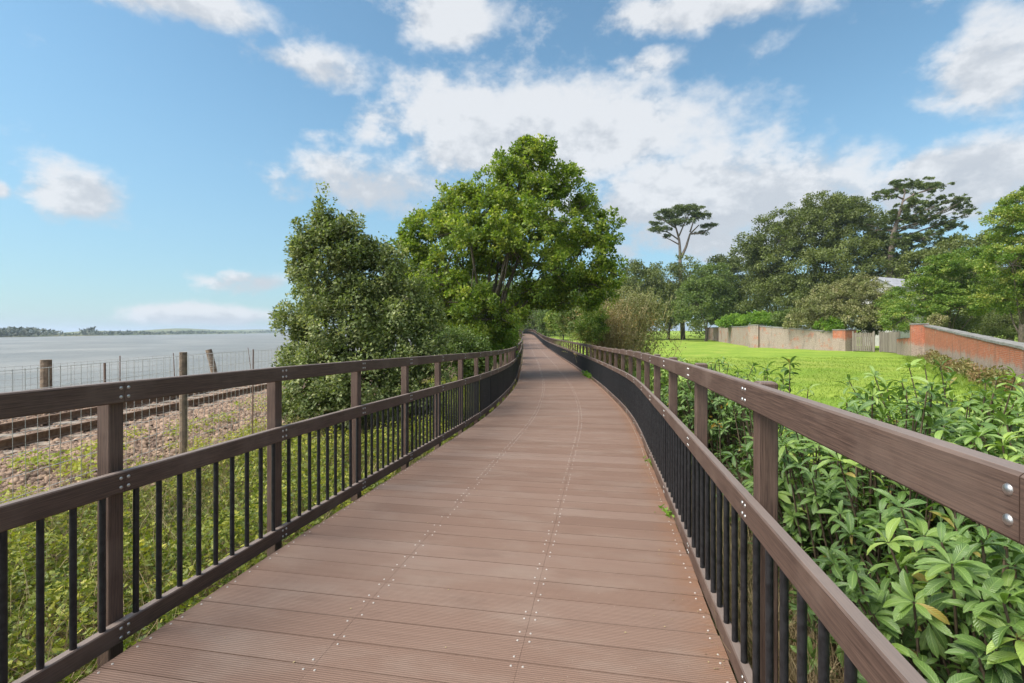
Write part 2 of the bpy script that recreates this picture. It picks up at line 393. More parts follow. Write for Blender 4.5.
def mat_brick(name, pale):
    m, t, p, out = material(name)
    uv = t.n('ShaderNodeUVMap').outputs[0]
    b = t.n('ShaderNodeTexBrick'); t.l(uv, b.inputs['Vector']); b.inputs['Scale'].default_value = 1.0
    b.inputs['Brick Width'].default_value = .225; b.inputs['Row Height'].default_value = .075; b.inputs['Mortar Size'].default_value = .009
    b.inputs['Mortar Smooth'].default_value = .3; b.inputs['Bias'].default_value = -.1
    b.inputs['Color1'].default_value = (.45,.125,.06,1); b.inputs['Color2'].default_value = (.29,.075,.04,1); b.inputs['Mortar'].default_value = (.36,.30,.25,1)
    n = t.noise(uv, 1.4, 5, .7); n2 = t.noise(uv, 9, 4, .7); n3 = t.noise(uv, .5, 4, .6)
    c = t.mix(t.mr(n2, .35, .65, 0, .75), b.outputs[0], (.50,.18,.09)); c = t.mix(t.mr(n, .52, .72, 0, .4), c, (.46,.36,.28))
    c = t.mix(t.mr(n2, .56, .66, 0, .8), c, (.15,.06,.045))
    sp = t.n('ShaderNodeSeparateXYZ'); t.l(uv, sp.inputs[0]); h = sp.outputs[1]
    rend = t.mix(t.mr(n2, .3, .7), (.43,.36,.295), (.25,.21,.175))
    if pale:
        f = t.mr(t.m('ADD', n, t.m('MULTIPLY', t.m('SUBTRACT', n3, .5), 1.0)), .34, .44)
        f = t.mr(f, 0, 1, .42, .96, False)
    else:   # old render survives on the lower half
        f = t.mr(t.m('ADD', h, t.m('MULTIPLY', t.m('SUBTRACT', n, .5), 1.6)), 1.0, 1.4, .92, .04)
    c = t.mix(f, c, rend)
    c = t.mix(t.mr(t.noise(t.map(uv, (2.2, .5, 1)), 1.0, 4, .7), .48, .7, 0, .6), c, (.15,.125,.10))
    t.l(c, p.inputs['Base Color']); p.inputs['Roughness'].default_value = .92; p.inputs['Specular IOR Level'].default_value = .15
    bump(t, p, t.m('ADD', t.m('MULTIPLY', b.outputs[1], -1.0), t.m('MULTIPLY', n2, 2.0)), .8, .02); return m
M['brick'] = mat_brick('old_red_brick', False); M['render'] = mat_brick('faded_render_wall', True)
def mat_gate():
    m, t, p, out = material('weathered_gate_boards')
    n = t.noise(t.map(geo(t), (14, 14, .8)), 1.4, 5, .7)
    c = t.mix(t.mr(n, .3, .7), (.22,.185,.145), (.09,.075,.06)); c = t.mix(t.m('MULTIPLY', attr(t), .5), c, (.27,.235,.195))
    t.l(c, p.inputs['Base Color']); p.inputs['Roughness'].default_value = .9; bump(t, p, n, .6, .01); return m
M['gatewood'] = mat_gate()
M['slate'] = simple('pale_sheet_roof', (.36,.36,.39), .6, 0, 2, (.27,.27,.29))
M['whitewall'] = simple('whitewashed_wall', (.42,.41,.38), .8, 0, 2, (.32,.31,.29))
M['glassdark'] = simple('window_glass', (.04,.05,.055), .1)
M['farland'] = simple('far_land', (.07,.11,.03), .95, 0, .01, (.16,.15,.06))

# ------------------------------------------------------------------ ground, water, far shore
rng = np.random.default_rng(7)
def axis(segs):
    a = []
    for lo, hi, st in segs: a.append(np.arange(lo, hi, st))
    a.append([segs[-1][1]]); return np.concatenate(a)
gx = axis([(-13.8,-12,.2),(-12,12,.35),(12,60,2),(60,300,12),(300,1500,100),(1500,6000,900)])
gy = axis([(-60,-6,4),(-6,30,.35),(30,90,1.5),(90,220,4),(220,900,40),(900,9000,900)])
GX, GY = np.meshgrid(gx, gy); GZ = gz(GX, GY)
hid = np.exp(-((GX-cxat(GY))/2.2)**2); 
nx_, ny_ = len(gx), len(gy)
idx = np.arange(nx_*ny_).reshape(ny_, nx_)
Fq = np.stack([idx[:-1,:-1], idx[:-1,1:], idx[1:,1:], idx[1:,:-1]], -1).reshape(-1, 4)
ground = link('ground', rawmesh('ground', np.stack([GX, GY, GZ], -1).reshape(-1, 3), Fq, True), M['ground']); ground['kind'] = 'structure'
wv = [(-9000,-200,-3.3),(-12.2,-200,-3.3),(-12.2,9000,-3.3),(-9000,9000,-3.3)]
water = link('water', rawmesh('water', wv, [(0,1,2,3)]), M['water']); water['kind'] = 'structure'

# ------------------------------------------------------------------ boardwalk
BW = .208
def deck():
    mb = MB(); rr = random.Random(3); screws = []
    n = int(LEN/BW)
    cuts = [-HW, -HW+2*HW*.335, -HW+2*HW*.66, HW]
    for i in range(n):
        s0, s1 = i*BW, i*BW+BW-.006; row = rr.random()
        for j in range(3):
            a, b = cuts[j]+(.0007 if j else 0), cuts[j+1]-(.0007 if j < 2 else 0)
            je = rr.uniform(-.006, .006)
            if j == 0: a += je
            if j == 2: b += je
            dz = rr.uniform(-.0006, .0006)
            rn = min(1, max(0, row*.75+rr.random()*.3-.02))
            P = []
            for z0 in (-.032, 0.0):
                for (s, l) in ((s0, a), (s0, b), (s1, b), (s1, a)):
                    x, y, z, tx, ty = course(s, l); P.append((x, y, z+z0+dz))
            Fs = [(4,5,6,7),(0,1,5,4),(1,2,6,5),(2,3,7,6),(3,0,4,7)]
            off = rr.uniform(0, 50)*10*0
            uvs = [[(a,s0),(b,s0),(b,s1),(a,s1)]]+[[(a,s0)]*4]*4
            mb.add(P, Fs, uvs, rn)
        for lat, side in [(-HW+.035,0),(cuts[1]-.03,1),(cuts[1]+.03,1),(cuts[2]-.03,1),(cuts[2]+.03,1),(HW-.05,0)]:
            for q in (.032, BW-.04):
                if side and rr.random() < .22: continue
                screws.append((i*BW+q+rr.uniform(-.004,.004), lat+rr.uniform(-.005,.005)))
    o = mb.build('boardwalk', M['deck']); o['kind'] = 'structure'
    ring = [(math.cos(k*math.pi/3), math.sin(k*math.pi/3)) for k in range(6)]
    def screw(mb, s, l, r):
        x, y, z, tx, ty = course(s, l)
        V = [(x+a*r, y+b*r, z+.0005) for a, b in ring]+[(x+a*r*.7, y+b*r*.7, z+.0035) for a, b in ring]
        mb.add(V, [(k, (k+1) % 6, 6+(k+1) % 6, 6+k) for k in range(6)]+[(6,7,8,9,10,11)])
    vis = []; rest = MB()
    for s, l in screws:
        x, y, z, tx, ty = course(s, l)
        if y > 2.0 and s < 90: vis.append((y, s, l))
    vis.sort()
    for k, (y, s, l) in enumerate(vis):
        if k < 100: q = MB(); screw(q, s, l, .0068); q.build('deck_screw', M['screw'], o)
        else: screw(rest, s, l, .0064)
    q = rest.build('deck_screws', M['screw'], o); q['kind'] = 'stuff'
    # bearers under the boards
    jb = MB()
    for lat in (-HW+.10, -.5, .5, HW-.10):
        prev = None
        for s in np.arange(0, LEN-.5, 1.5):
            x, y, z, tx, ty = course(s, lat); nx, ny = ty, -tx
            sec = [(x-nx*.04,y-ny*.04,z-.22),(x+nx*.04,y+ny*.04,z-.22),(x+nx*.04,y+ny*.04,z-.034),(x-nx*.04,y-ny*.04,z-.034)]
            if prev: jb.hexa(prev+sec)
            prev = sec
    jb.build('bearer', M['joist'], o)
deck()

def railing(side, label, topz, inner, px_post):
    """side -1 left, +1 right; inner = lateral offset (from centre line) of the rails' inner face"""
    sg = side; rr = random.Random(11+side)
    TH = .05; RH = .112; SP = 1.33 if side < 0 else 1.485
    mid = sg*(inner+TH/2); pl = sg*(inner+TH+.042)
    # arc stations: find where the post line meets the bearing of the reference post
    S = np.linspace(4.2, 12, 4000); X, Y, Z, TX, TY = course(S, pl)
    s_ref = float(S[np.argmin(np.abs(X/Y-(px_post-CX)/F) + (Y < .3)*9)])
    n0 = int((s_ref-.3)/SP); scale = 1.0
    st = [s_ref+(k-n0)*SP for k in range(int((LEN-4)/SP))]
    st = [s for s in st if .2 < s < LEN-5]
    x0, y0, z0, _, _ = course(st[0], pl)
    root = empty('railing', (float(x0), float(y0), g1(x0, y0)), label, 'railing')
    def section(s, lat0, lat1, za, zb):
        xa, ya, z, tx, ty = course(s, lat0); xb, yb, z, _, _ = course(s, lat1)
        c = .005
        return [np.array((xa, ya, z+za)), np.array((xb, yb, z+za)), np.array((xb, yb, z+zb)), np.array((xa, ya, z+zb))]
    def rail(name, za, zb, every):
        mb = MB()
        for k in range(len(st)-1):
            ph = 0 if sg > 0 else 2
            e0 = .0012 if (k+ph) % every == 0 else 0; e1 = .0012 if (k+1+ph) % every == 0 else 0
            if (k+ph) % every == 0 or k == 0: rn = rr.random()
            l0, l1 = (sg*inner, sg*(inner+TH)) if sg > 0 else (sg*(inner+TH), sg*inner)
            A = section(st[k]+e0, l0, l1, za, zb); B = section(st[k+1]-e1, l0, l1, za, zb)
            # eight-sided section: arrises eased
            ch = .006
            def oct_(q):
                a, b, c, d = q; u = (b-a)/np.linalg.norm(b-a)*ch; v = (d-a)/np.linalg.norm(d-a)*ch
                return [a+u, b-u, b+v, c-v, c-u, d+u, d-v, a+v]
            a8, b8 = oct_(A), oct_(B); V = a8+b8
            Fs = [(i, (i+1) % 8, 8+(i+1) % 8, 8+i) for i in range(8)]; ac = [0]
            for i in range(8): ac.append(ac[-1]+float(np.linalg.norm(a8[(i+1) % 8]-a8[i])))
            o5 = rn*3
            uvs = [[(st[k],ac[i]+o5),(st[k],ac[i+1]+o5),(st[k+1],ac[i+1]+o5),(st[k+1],ac[i]+o5)] for i in range(8)]
            if e0: Fs.append(tuple(range(8))[::-1]); uvs.append([(0, .01*i) for i in range(8)])
            if e1: Fs.append(tuple(range(8, 16))); uvs.append([(0, .01*i) for i in range(8)])
            mb.add(V, Fs, uvs, rn)
        mb.build(name, M['rail'], root)
    rail('top_rail', topz-RH, topz, 3); rail('middle_rail', .905-RH, .905, 3); rail('bottom_rail', .002, .105, 3)
    # posts
    far = MB(); nn = 0
    order = sorted([s for s in st], key=lambda s: abs(s-4.5))
    keep = set(order[:98])
    for s in st:
        x, y, z, tx, ty = course(s, pl); gb = g1(x, y)
        mb = MB() if s in keep else far
        rz = math.atan2(-tx, ty); hgt = z+topz+(-.006 if sg < 0 else rr.choice((.004,.012)))
        q = .041; zt = hgt; rn = rr.random()
        ca, sa = math.cos(rz), math.sin(rz)
        def t(a, b, zz): return np.array((x+a*ca-b*sa, y+a*sa+b*ca, zz))
        def ring(r, zz, c=.006): return [t(r-c,-r,zz),t(r,-r+c,zz),t(r,r-c,zz),t(r-c,r,zz),t(-r+c,r,zz),t(-r,r-c,zz),t(-r,-r+c,zz),t(-r+c,-r,zz)]
        V = ring(q, gb-.1)+ring(q, zt-.008)+ring(q-.008, zt)
        Fs = []; uvs = []
        for lv, (u0, u1) in enumerate(((0, zt-gb), (zt-gb, zt-gb+.01))):
            for i in range(8):
                Fs.append((lv*8+i, lv*8+(i+1) % 8, lv*8+8+(i+1) % 8, lv*8+8+i)); v0 = i*.05+rn*3; uvs.append([(u0,v0),(u0,v0+.05),(u1,v0+.05),(u1,v0)])
        Fs.append(tuple(range(16, 24))); uvs.append([(0,0)]*8)
        mb.add(V, Fs, uvs, rn)
        if s in keep: mb.build('post', M['rail'], root)
    if far.n: tag(far.build('posts', M['rail'], root), kind='stuff')
    # balusters
    bars = []
    for k in range(len(st)-1):
        for j in range(9): bars.append(st[k]+.088+j*(SP-.188)/8)
    def show(s):
        x, y, z, _, _ = course(s, mid); 
        return y if (y > .4 and abs(x/y) < 1.2) else 900+abs(s)
    order = sorted(bars, key=show); keep = set(order[:100]); far = MB()
    for s in bars:
        x, y, z, tx, ty = course(s, mid); mb = MB() if s in keep else far
        jx = rr.uniform(-.002, .002)
        if s in keep: mb.tube([(x+jx, y, z+.10), (x, y, z+.80)], .0150, 12, False)
        else: mb.tube([(x+jx, y, z+.10), (x, y, z+.80)], .0125, 6, False)
        if s in keep: mb.build('baluster', M['bar'], root, True)
    tag(far.build('balusters', M['bar'], root, True), kind='stuff')
    # dome bolts on the inner faces at every post
    def dome(mb, c, nrm, r):
        nrm = np.array(nrm); up = np.array((0, 0, 1.0)); sd_ = np.cross(nrm, up); n = 10
        V = []; rings = [(1.0, 0.0), (.97, .12), (.8, .34), (.45, .5)]
        for rad, h in rings:
            for k in range(n):
                a = 2*math.pi*k/n; V.append(np.array(c)+r*(rad*math.cos(a)*sd_+rad*math.sin(a)*up+h*nrm))
        V.append(np.array(c)+r*.56*nrm)
        Fs = [(i*n+k, i*n+(k+1) % n, (i+1)*n+(k+1) % n, (i+1)*n+k) for i in range(3) for k in range(n)]+[(3*n+k, 3*n+(k+1) % n, 4*n) for k in range(n)]
        mb.add(V, Fs)
    bl = []
    for s in st:
        for zc in (topz-RH/2, .905-RH/2, .052):
            for dz in (-.024, .024):
                for ds in (-.021, .021):
                    bl.append((s+ds, zc+dz))
    bl.sort(key=lambda q: show(q[0])); far = MB()
    for k, (s, zc) in enumerate(bl):
        x, y, z, tx, ty = course(s, sg*inner); nrm = (-sg*ty, sg*tx, 0)
        mb = MB() if k < 100 else far
        dome(mb, (x, y, z+zc), nrm, .0098)
        if k < 100: mb.build('bolt', M['bolt'], root, True)
        if s > 80: break
    tag(far.build('bolts', M['bolt'], root, True), kind='stuff')
    return st
RI = 1.53
railing(-1, 'brown composite railing with black bars along the seaward side of the boardwalk', 1.385, 1.61, 110.5)
railing(1, 'brown composite railing with black bars along the meadow side of the boardwalk', 1.425, RI, 765.5)

# ------------------------------------------------------------------ foliage generators
def rot_frames(D, N):
    """D leaf axis (n,3), N leaf normal hint (n,3) -> orthonormal (side, axis, normal)"""
    D = D/(np.linalg.norm(D, axis=1)[:, None]+1e-9)
    S = np.cross(D, N); S /= np.linalg.norm(S, axis=1)[:, None]+1e-9
    Nn = np.cross(S, D); return S, D, Nn
def scatter(tv, tf, P, D, N, sc_, name, mat, parent=None, rnd=None, uv=None, rg=None, smooth=False, wid=None):
    tv = np.asarray(tv, float); tf = np.asarray(tf, int); n = len(P)
    S, D, Nn = rot_frames(D, N); sc_ = np.broadcast_to(sc_, (n,))
    wd = sc_ if wid is None else wid
    V = P[:, None, :]+wd[:, None, None]*tv[None, :, 0:1]*S[:, None, :]+sc_[:, None, None]*(tv[None, :, 1:2]*D[:, None, :]+tv[None, :, 2:3]*Nn[:, None, :])
    Fc = tf[None]+(np.arange(n)*len(tv))[:, None, None]
    if rnd is None: rnd = (rg or rng).random(n)
    rf = np.repeat(rnd, len(tf))
    U = None
    if uv is not None: U = np.tile(np.asarray(uv, float)[tf.ravel()], (n, 1))
    me = rawmesh(name, V.reshape(-1, 3), Fc.reshape(-1, tf.shape[1]), smooth, rf, U)
    return link(name, me, mat, parent)
# bent diamond leaf : two triangles either side of a fold
L_SM = ([(0,0,0),(.36,.45,.12),(0,1,.02),(-.36,.45,.12)], [(0,1,2),(0,2,3)])
# spray: a little sprig of three leaves
L_SP = ([(0,0,0),(.30,.5,.12),(0,1,0),(-.30,.5,.12),(.55,.25,.05),(.95,.75,.1),(.40,.80,.05),(-.55,.25,.05),(-.95,.75,.1),(-.40,.80,.05)],
        [(0,1,2),(0,2,3),(0,4,5),(0,5,6),(0,8,7),(0,9,8)])
def laurel_leaf():
    V = []; UV = []; Fc = []; prof = [.03,.26,.42,.46,.36,.0]; ys = [0,.16,.38,.6,.82,1.0]
    for y, wv_ in zip(ys, prof):
        zc = .10*math.sin(y*math.pi)-.12*y*y
        for a in (-1, -.5, 0, .5, 1):
            V.append((a*wv_*.62, y, zc+.10*abs(a)*wv_*1.2)); UV.append((.5+a*.5, y))
    for i in range(5):
        for j in range(4): Fc.append((i*5+j, i*5+j+1, i*5+5+j+1, i*5+5+j))
    return V, Fc, UV
LV, LF, LU = laurel_leaf()
def unit(v): return v/(np.linalg.norm(v, axis=-1, keepdims=True)+1e-9)
def crown_points(rg, ells, n, sub, subr, flat=.7, shell=(.62, 1.0), bottom=-.75):
    """clumpy leaf positions: ellipsoids -> many small clumps near their surface -> leaves"""
    vol = np.array([r[0]*r[1]+r[1]*r[2]+r[0]*r[2] for c, r in ells]); pr = vol/vol.sum()
    k = rg.choice(len(ells), sub, p=pr)
    Cn = np.array([c for c, r in ells])[k]; Rr = np.array([r for c, r in ells])[k]
    d = unit(rg.normal(size=(sub, 3))); d[:, 2] = np.where(d[:, 2] < bottom, -d[:, 2], d[:, 2])
    rad = rg.uniform(shell[0], shell[1], sub)**.8
    cc = Cn+d*Rr*rad[:, None]
    cs = subr*rg.uniform(.55, 1.35, sub)
    tone = rg.normal(0, .16, sub)
    q = rg.choice(sub, n, p=cs**2/np.sum(cs**2))
    e = unit(rg.normal(size=(n, 3)))*(rg.random(n)**.45)[:, None]
    e[:, 2] *= flat
    P = cc[q]+e*cs[q][:, None]
    out = unit(d[q]*.7+e*1.0+np.array((0, 0, .35)))
    return P, out, cc, cs, tone[q]
def limbs(mb, rg, base, r0, tips, fork=.35, jig=.12, low=0.0):
    """trunk from base plus limbs to each tip, tapering; tips (k,3)"""
    tips = np.asarray(tips); cen = tips.mean(0); top = base+(cen-base)*.9; 
    f = base+(cen-base)*fork; f[:2] = base[:2]+(cen[:2]-base[:2])*fork*.6
    n = 6; t = np.linspace(0, 1, n)[:, None]
    tr = base*(1-t)+f*t; tr[1:-1] += rg.normal(0, jig*.25, (n-2, 3))*[1, 1, .2]
    rr = np.linspace(r0*1.15, r0*.8, n); rr[0] = r0*1.5
    mb.tube(tr, rr, 9)
    zc = tips[:, 2]; cut = zc.min()+(zc.max()-zc.min())*low; high = tips[zc >= cut]
    for tp in tips[zc < cut]:
        q = high[np.argmin(np.linalg.norm(high-tp, axis=1))]; m_ = (q+tp)/2+rg.normal(0, jig*.5, 3)+[0, 0, .1]
        mb.tube([q, m_, tp], [r0*.16, r0*.1, r0*.04], 5, False)
    for tp in high:
        L = np.linalg.norm(tp-f); n = 7; t = np.linspace(0, 1, n)[:, None]
        s0 = tr[rg.integers(3, 6)]
        mid = s0+(tp-s0)*.5+np.array((0, 0, L*.06))+rg.normal(0, jig, 3)
        p = (1-t)**2*s0+2*t*(1-t)*mid+t**2*tp; p[1:-1] += rg.normal(0, jig*.25, (n-2, 3))
        r1 = r0*min(.6, .25+.12*L/max(1, L))*rg.uniform(.8, 1.2)
        mb.tube(p, np.linspace(r1, r1*.18, n), 6)
def tree(name, label, cat, base, ells, n, leaf, mat, sub=260, subr=.5, trunk=.2, seed=1, group=None, tmpl=L_SM, bark='bark', flat=.7,
         shell=(.6, 1.0), extra=0, up=.35, bottom=-.75, twigs=True, fork=.35, jig=.12, rbase=0.5, rs=.22, holes=None, low=0.0):
    rg = np.random.default_rng(seed); bx, by = base; b = np.array((bx, by, g1(bx, by)))
    root = empty(name, b, label, cat, group)
    ells = [(np.array(c, float), np.array(r, float)) for c, r in ells]
    P, out, cc, cs, tone = crown_points(rg, ells, n, sub, subr, flat, shell, bottom)
    ok = P[:, 2] > gz(P[:, 0], P[:, 1])+.02
    if holes:
        f, th_ = holes; a_, b_, c_ = P[:, 0]*f, P[:, 1]*f, P[:, 2]*f*1.35
        pt = np.sin(a_+1.7*np.sin(b_*.8+c_*.6))*np.sin(c_+1.3*np.sin(a_*.9))*np.sin(b_+1.1*np.sin(c_*.7+1)) ; ok &= (np.abs(pt) > th_*rg.uniform(.5, 1.5, n))
    P, out, tone = P[ok], out[ok], tone[ok]; n = len(P)
    D = unit(out*.6+rg.normal(0, .6, (n, 3))+np.array((0, 0, -.05)))
    N = unit(out*.5+rg.normal(0, .45, (n, 3))+np.array((0, 0, up*1.6)))
    rnd = np.clip(rbase+tone+rg.normal(0, rs, n), 0, 1)
    scatter(tmpl[0], tmpl[1], P, D, N, leaf*rg.uniform(.6, 1.3, n), 'crown', M[mat], root, rnd)
    if trunk > 0:
        mb = MB(); limbs(mb, rg, b-np.array((0, 0, .15)), trunk, [c for c, r in ells], fork, jig, low)
        if twigs:
            cen = np.array([c for c, r in ells])
            for k in rg.choice(len(cc), min(len(cc), extra or 70), replace=False):
                j = np.argmin(np.linalg.norm(cen-cc[k], axis=1)); a = cen[j]; m_ = (a+cc[k])/2+rg.normal(0, jig, 3)
                mb.tube([a, m_, cc[k]], [trunk*.11, trunk*.07, trunk*.02], 4, False)
        mb.build('trunk', M[bark], root, True)
    return root
def E(px, py, rx, ry, Y, dy=0.0, depth=None):
    c = at(px, py, Y+dy); k = (Y+dy)/F
    return (c, (rx*k, (depth if depth else rx*k), ry*k))

# --- holm oak beside the seaward railing
Y0 = 11.0
tree('evergreen_oak', 'dense grey-green evergreen oak with pointed top beside the seaward railing', 'tree', (at(345,430,Y0)[0], Y0),
     [E(326,214,11,22,Y0),E(385,266,18,24,Y0,.3),E(414,300,16,26,Y0,.2),E(297,250,6,12,Y0),E(430,345,16,40,Y0,.2),E(357,232,9,16,Y0),E(322,243,26,28,Y0),E(338,238,20,24,Y0,.3),E(350,266,14,22,Y0,-.2),E(300,262,14,18,Y0),E(324,275,30,40,Y0),E(332,335,44,48,Y0,-.3),E(350,380,62,42,Y0,-.4),E(378,300,34,42,Y0,.4),E(400,350,38,46,Y0),E(366,258,17,20,Y0,.4),E(308,330,24,46,Y0),E(418,388,28,36,Y0,-.4),E(308,390,30,40,Y0,-.2)],
     140000, .07, 'holm', sub=2400, subr=.16, trunk=.09, seed=21, flat=1.25, up=.7, extra=160, shell=(.3,1.22), fork=.15, bottom=-1, rbase=.5, rs=.27, holes=(2.6,.045))
# --- the big oak
Y0 = 22.0
tree('oak_tree', 'tall spreading oak with fresh green clumps overhanging the boardwalk', 'tree', (at(474,380,Y0)[0], Y0),
     [E(530,158,18,14,Y0),E(520,178,34,18,Y0),E(500,205,30,20,Y0,-.5),E(556,186,24,20,Y0,.5),E(578,208,24,18,Y0,1),E(460,205,26,18,Y0,.6),E(436,226,26,20,Y0),E(413,242,17,17,Y0),E(470,240,40,22,Y0,-1.2),E(530,225,42,22,Y0,-1),
      E(600,236,17,22,Y0),E(603,268,17,16,Y0,-.5),E(570,248,30,22,Y0,.8),E(575,288,26,12,Y0,.3),E(430,268,26,20,Y0),E(412,285,16,14,Y0,-.5),E(498,268,36,16,Y0,1),E(445,302,26,16,Y0),E(495,305,30,13,Y0,1.4),E(530,290,22,11,Y0,-.6),E(450,330,30,18,Y0,1.2),E(546,151,9,11,Y0),E(415,318,20,18,Y0,.4),E(480,328,26,14,Y0,-.8),E(440,285,30,16,Y0,-1.2),E(603,298,12,9,Y0,.4),E(552,268,24,14,Y0,-1.2),E(510,246,34,14,Y0,-1.5),E(562,302,18,8,Y0,.3),E(536,304,16,8,Y0,.5),E(512,312,14,9,Y0,1),E(580,300,12,8,Y0,-.5),E(470,302,22,16,Y0,-2.2),E(500,318,22,13,Y0,-1.4),E(478,335,20,13,Y0,-1.8),E(592,305,9,9,Y0,0),E(596,286,14,10,Y0,-.4)],
     165000, .135, 'oak', sub=2400, subr=.25, trunk=.24, seed=5, tmpl=L_SM, extra=420, shell=(.2,1.38), up=.25, fork=.42, jig=.3, rbase=.55, rs=.26, holes=(1.5,.075), low=.38, flat=.9)
# undergrowth round the oak and beyond
def bush(name, label, px, py, rx, ry, Y, mat, n=9000, leaf=.09, seed=1, sub=160, subr=.3, cat='bush', dep=None, **k):
    c = at(px, py, Y); k_ = Y/F; rgx = np.random.default_rng(seed)
    ells = [E(px, py, rx*.8, ry*.85, Y)]
    for i in range(5):
        a = rgx.uniform(0, 6.28); ells.append(E(px+math.cos(a)*rx*.5, py+abs(math.sin(a))*ry*.25-rgx.uniform(-.2,.45)*ry, rx*rgx.uniform(.3,.5), ry*rgx.uniform(.35,.55), Y, rgx.uniform(-.4,.4)*rx*k_))
    return tree(name, label, cat, (c[0], Y), ells, n, leaf, mat, sub=sub, subr=subr, trunk=k.pop('trunk', .05), seed=seed, fork=.2, shell=k.pop('shell', (.45,1.05)), **k)
bush('bush', 'dark leafy bush under the big oak behind the seaward railing', 455, 358, 42, 34, 17, 'mid', 16000, .085, 31, 240, .28)
bush('bush', 'yellow-green bush at the foot of the big oak nearest the path', 500, 350, 20, 22, 21, 'bright', 9000, .09, 32, 140, .25)
bush('bush', 'bright green bush under oak branches where the left railing vanishes', 505, 330, 20, 26, 38, 'bright', 9000, .14, 33, 140, .45)
bush('bush', 'sunlit lime-green bush closing the far end of the boardwalk', 532, 317, 26, 22, 172, 'bright', 14000, .5, 34, 170, 1.6, trunk=.2)
bush('bush', 'mid-green rounded bush right of the distant boardwalk end', 563, 314, 24, 22, 105, 'mid', 11000, .36, 35, 160, 1.1, trunk=.15)
bush('bush', 'leafy green bush left of the ochre thicket beside the far railing', 588, 326, 22, 22, 46, 'light', 11000, .14, 36, 160, .5)
tree('tree', 'hazy green tree standing behind the big oak on the left', 'tree', (at(420,335,70)[0], 70), [E(420,300,50,26,70),E(470,305,45,25,70),E(385,320,35,20,70)], 22000, .38, 'mid', sub=240, subr=1.3, trunk=.3, seed=41)
bush('bush', 'lime-green leafy bush below the oak limbs left of the vanishing railing', 508, 316, 16, 22, 60, 'bright', 12000, .2, 58, 240, .5, shell=(.2,1.3))
bush('bush', 'bright bush glimpsed under the oak beside its overhanging limb', 487, 322, 20, 20, 30, 'light', 12000, .1, 59, 240, .3, shell=(.2,1.3))
bush('bush', 'tall light green bush right of the far boardwalk bend', 560, 300, 20, 22, 140, 'bright', 12000, .45, 60, 240, 1.1, shell=(.2,1.3))
tree('tree', 'pale green tree filling the gap beneath the oak branches', 'tree', (at(545,335,128)[0]-2, 150), [E(550,300,35,22,190),E(515,302,30,20,190),E(585,305,35,24,190)], 24000, .8, 'mid', sub=240, subr=3.2, trunk=.4, seed=42)
# ochre thicket : fine bare shoots
def thicket(px, py, rx, ry, Y, label, seed, n=1500, mat='tan'):
    rg = np.random.default_rng(seed); c = at(px, py, Y); b = np.array((c[0], Y, g1(c[0], Y))); k = Y/F
    root = empty('thicket', b, label, 'bush')
    top = c[2]+ry*k; H = top-b[2]
    d = unit(rg.normal(0, .45, (n, 3))+np.array((0, 0, 1.0)))
    P0 = b+rg.normal(0, 1, (n, 3))*[rx*k*.42, rx*k*.35, 0]+np.array((0,0,1))*rg.uniform(0, H*.55, n)[:, None]
    q, r_ = np.divmod(np.arange(n), 3)
    scatter([(-.5,0,0),(.5,0,0),(.35,.5,.10),(-.35,.5,.10),(0,1,.0)], [(0,1,2),(0,2,3),(3,2,4)], P0, d, rg.normal(size=(n, 3)), H*rg.uniform(.2,.42,n), 'shoots', M['tan'], root, np.clip(rg.normal(.5,.25,n),0,1), wid=np.full(n, .03))
    m = n*16; i = rg.integers(0, n, m); t = rg.uniform(.2, 1, m)
    P = P0[i]+d[i]*(H*.45*t)[:, None]; 
    scatter(L_SM[0], L_SM[1], P, unit(rg.normal(size=(m,3))+[0,0,.4]), rg.normal(size=(m,3)), .10*rg.uniform(.5,1.2,m), 'foliage', M[mat], root, np.clip(rg.normal(.45,.25,m),0,1))
    return root
thicket(622, 318, 40, 40, 30, 'ochre and straw-coloured feathery thicket beside the meadow railing', 51, 1500, 'olive')
thicket(610, 322, 20, 26, 27, 'low rusty-orange shoots in front of the feathery thicket', 52, 700, 'tan')
bush('bush', 'small green bush tucked under the ochre thicket by the railing', 592, 328, 20, 22, 26, 'light', 12000, .08, 53, 260, .22, shell=(.2,1.3), rbase=.4)
bush('bush', 'loose green bush crowding the railing just beyond the ochre thicket', 574, 322, 18, 20, 36, 'mid', 12000, .11, 54, 240, .3, shell=(.2,1.3), rbase=.6)
bush('bush', 'yellow-green bush pressing on the far right railing', 560, 322, 15, 18, 62, 'light', 10000, .2, 55, 200, .5, shell=(.2,1.3))
bush('bush', 'dark bush beside the farthest stretch of right railing', 549, 322, 14, 17, 100, 'mid', 10000, .3, 56, 200, .8, shell=(.2,1.3))
bush('bush', 'leafy bush beside the farthest stretch of left railing', 512, 326, 10, 16, 100, 'light', 9000, .28, 57, 180, .7, shell=(.2,1.3))

bush('bush', 'rounded yellow-green mound within the ochre thicket by the meadow edge', 632, 320, 30, 28, 31, 'olive', 26000, .09, 61, 520, .28, shell=(.2,1.25), rbase=.55)
bush('bush', 'fresh green centre of the ochre thicket behind the railing', 606, 326, 20, 20, 29, 'light', 12000, .085, 62, 260, .22, shell=(.2,1.25))
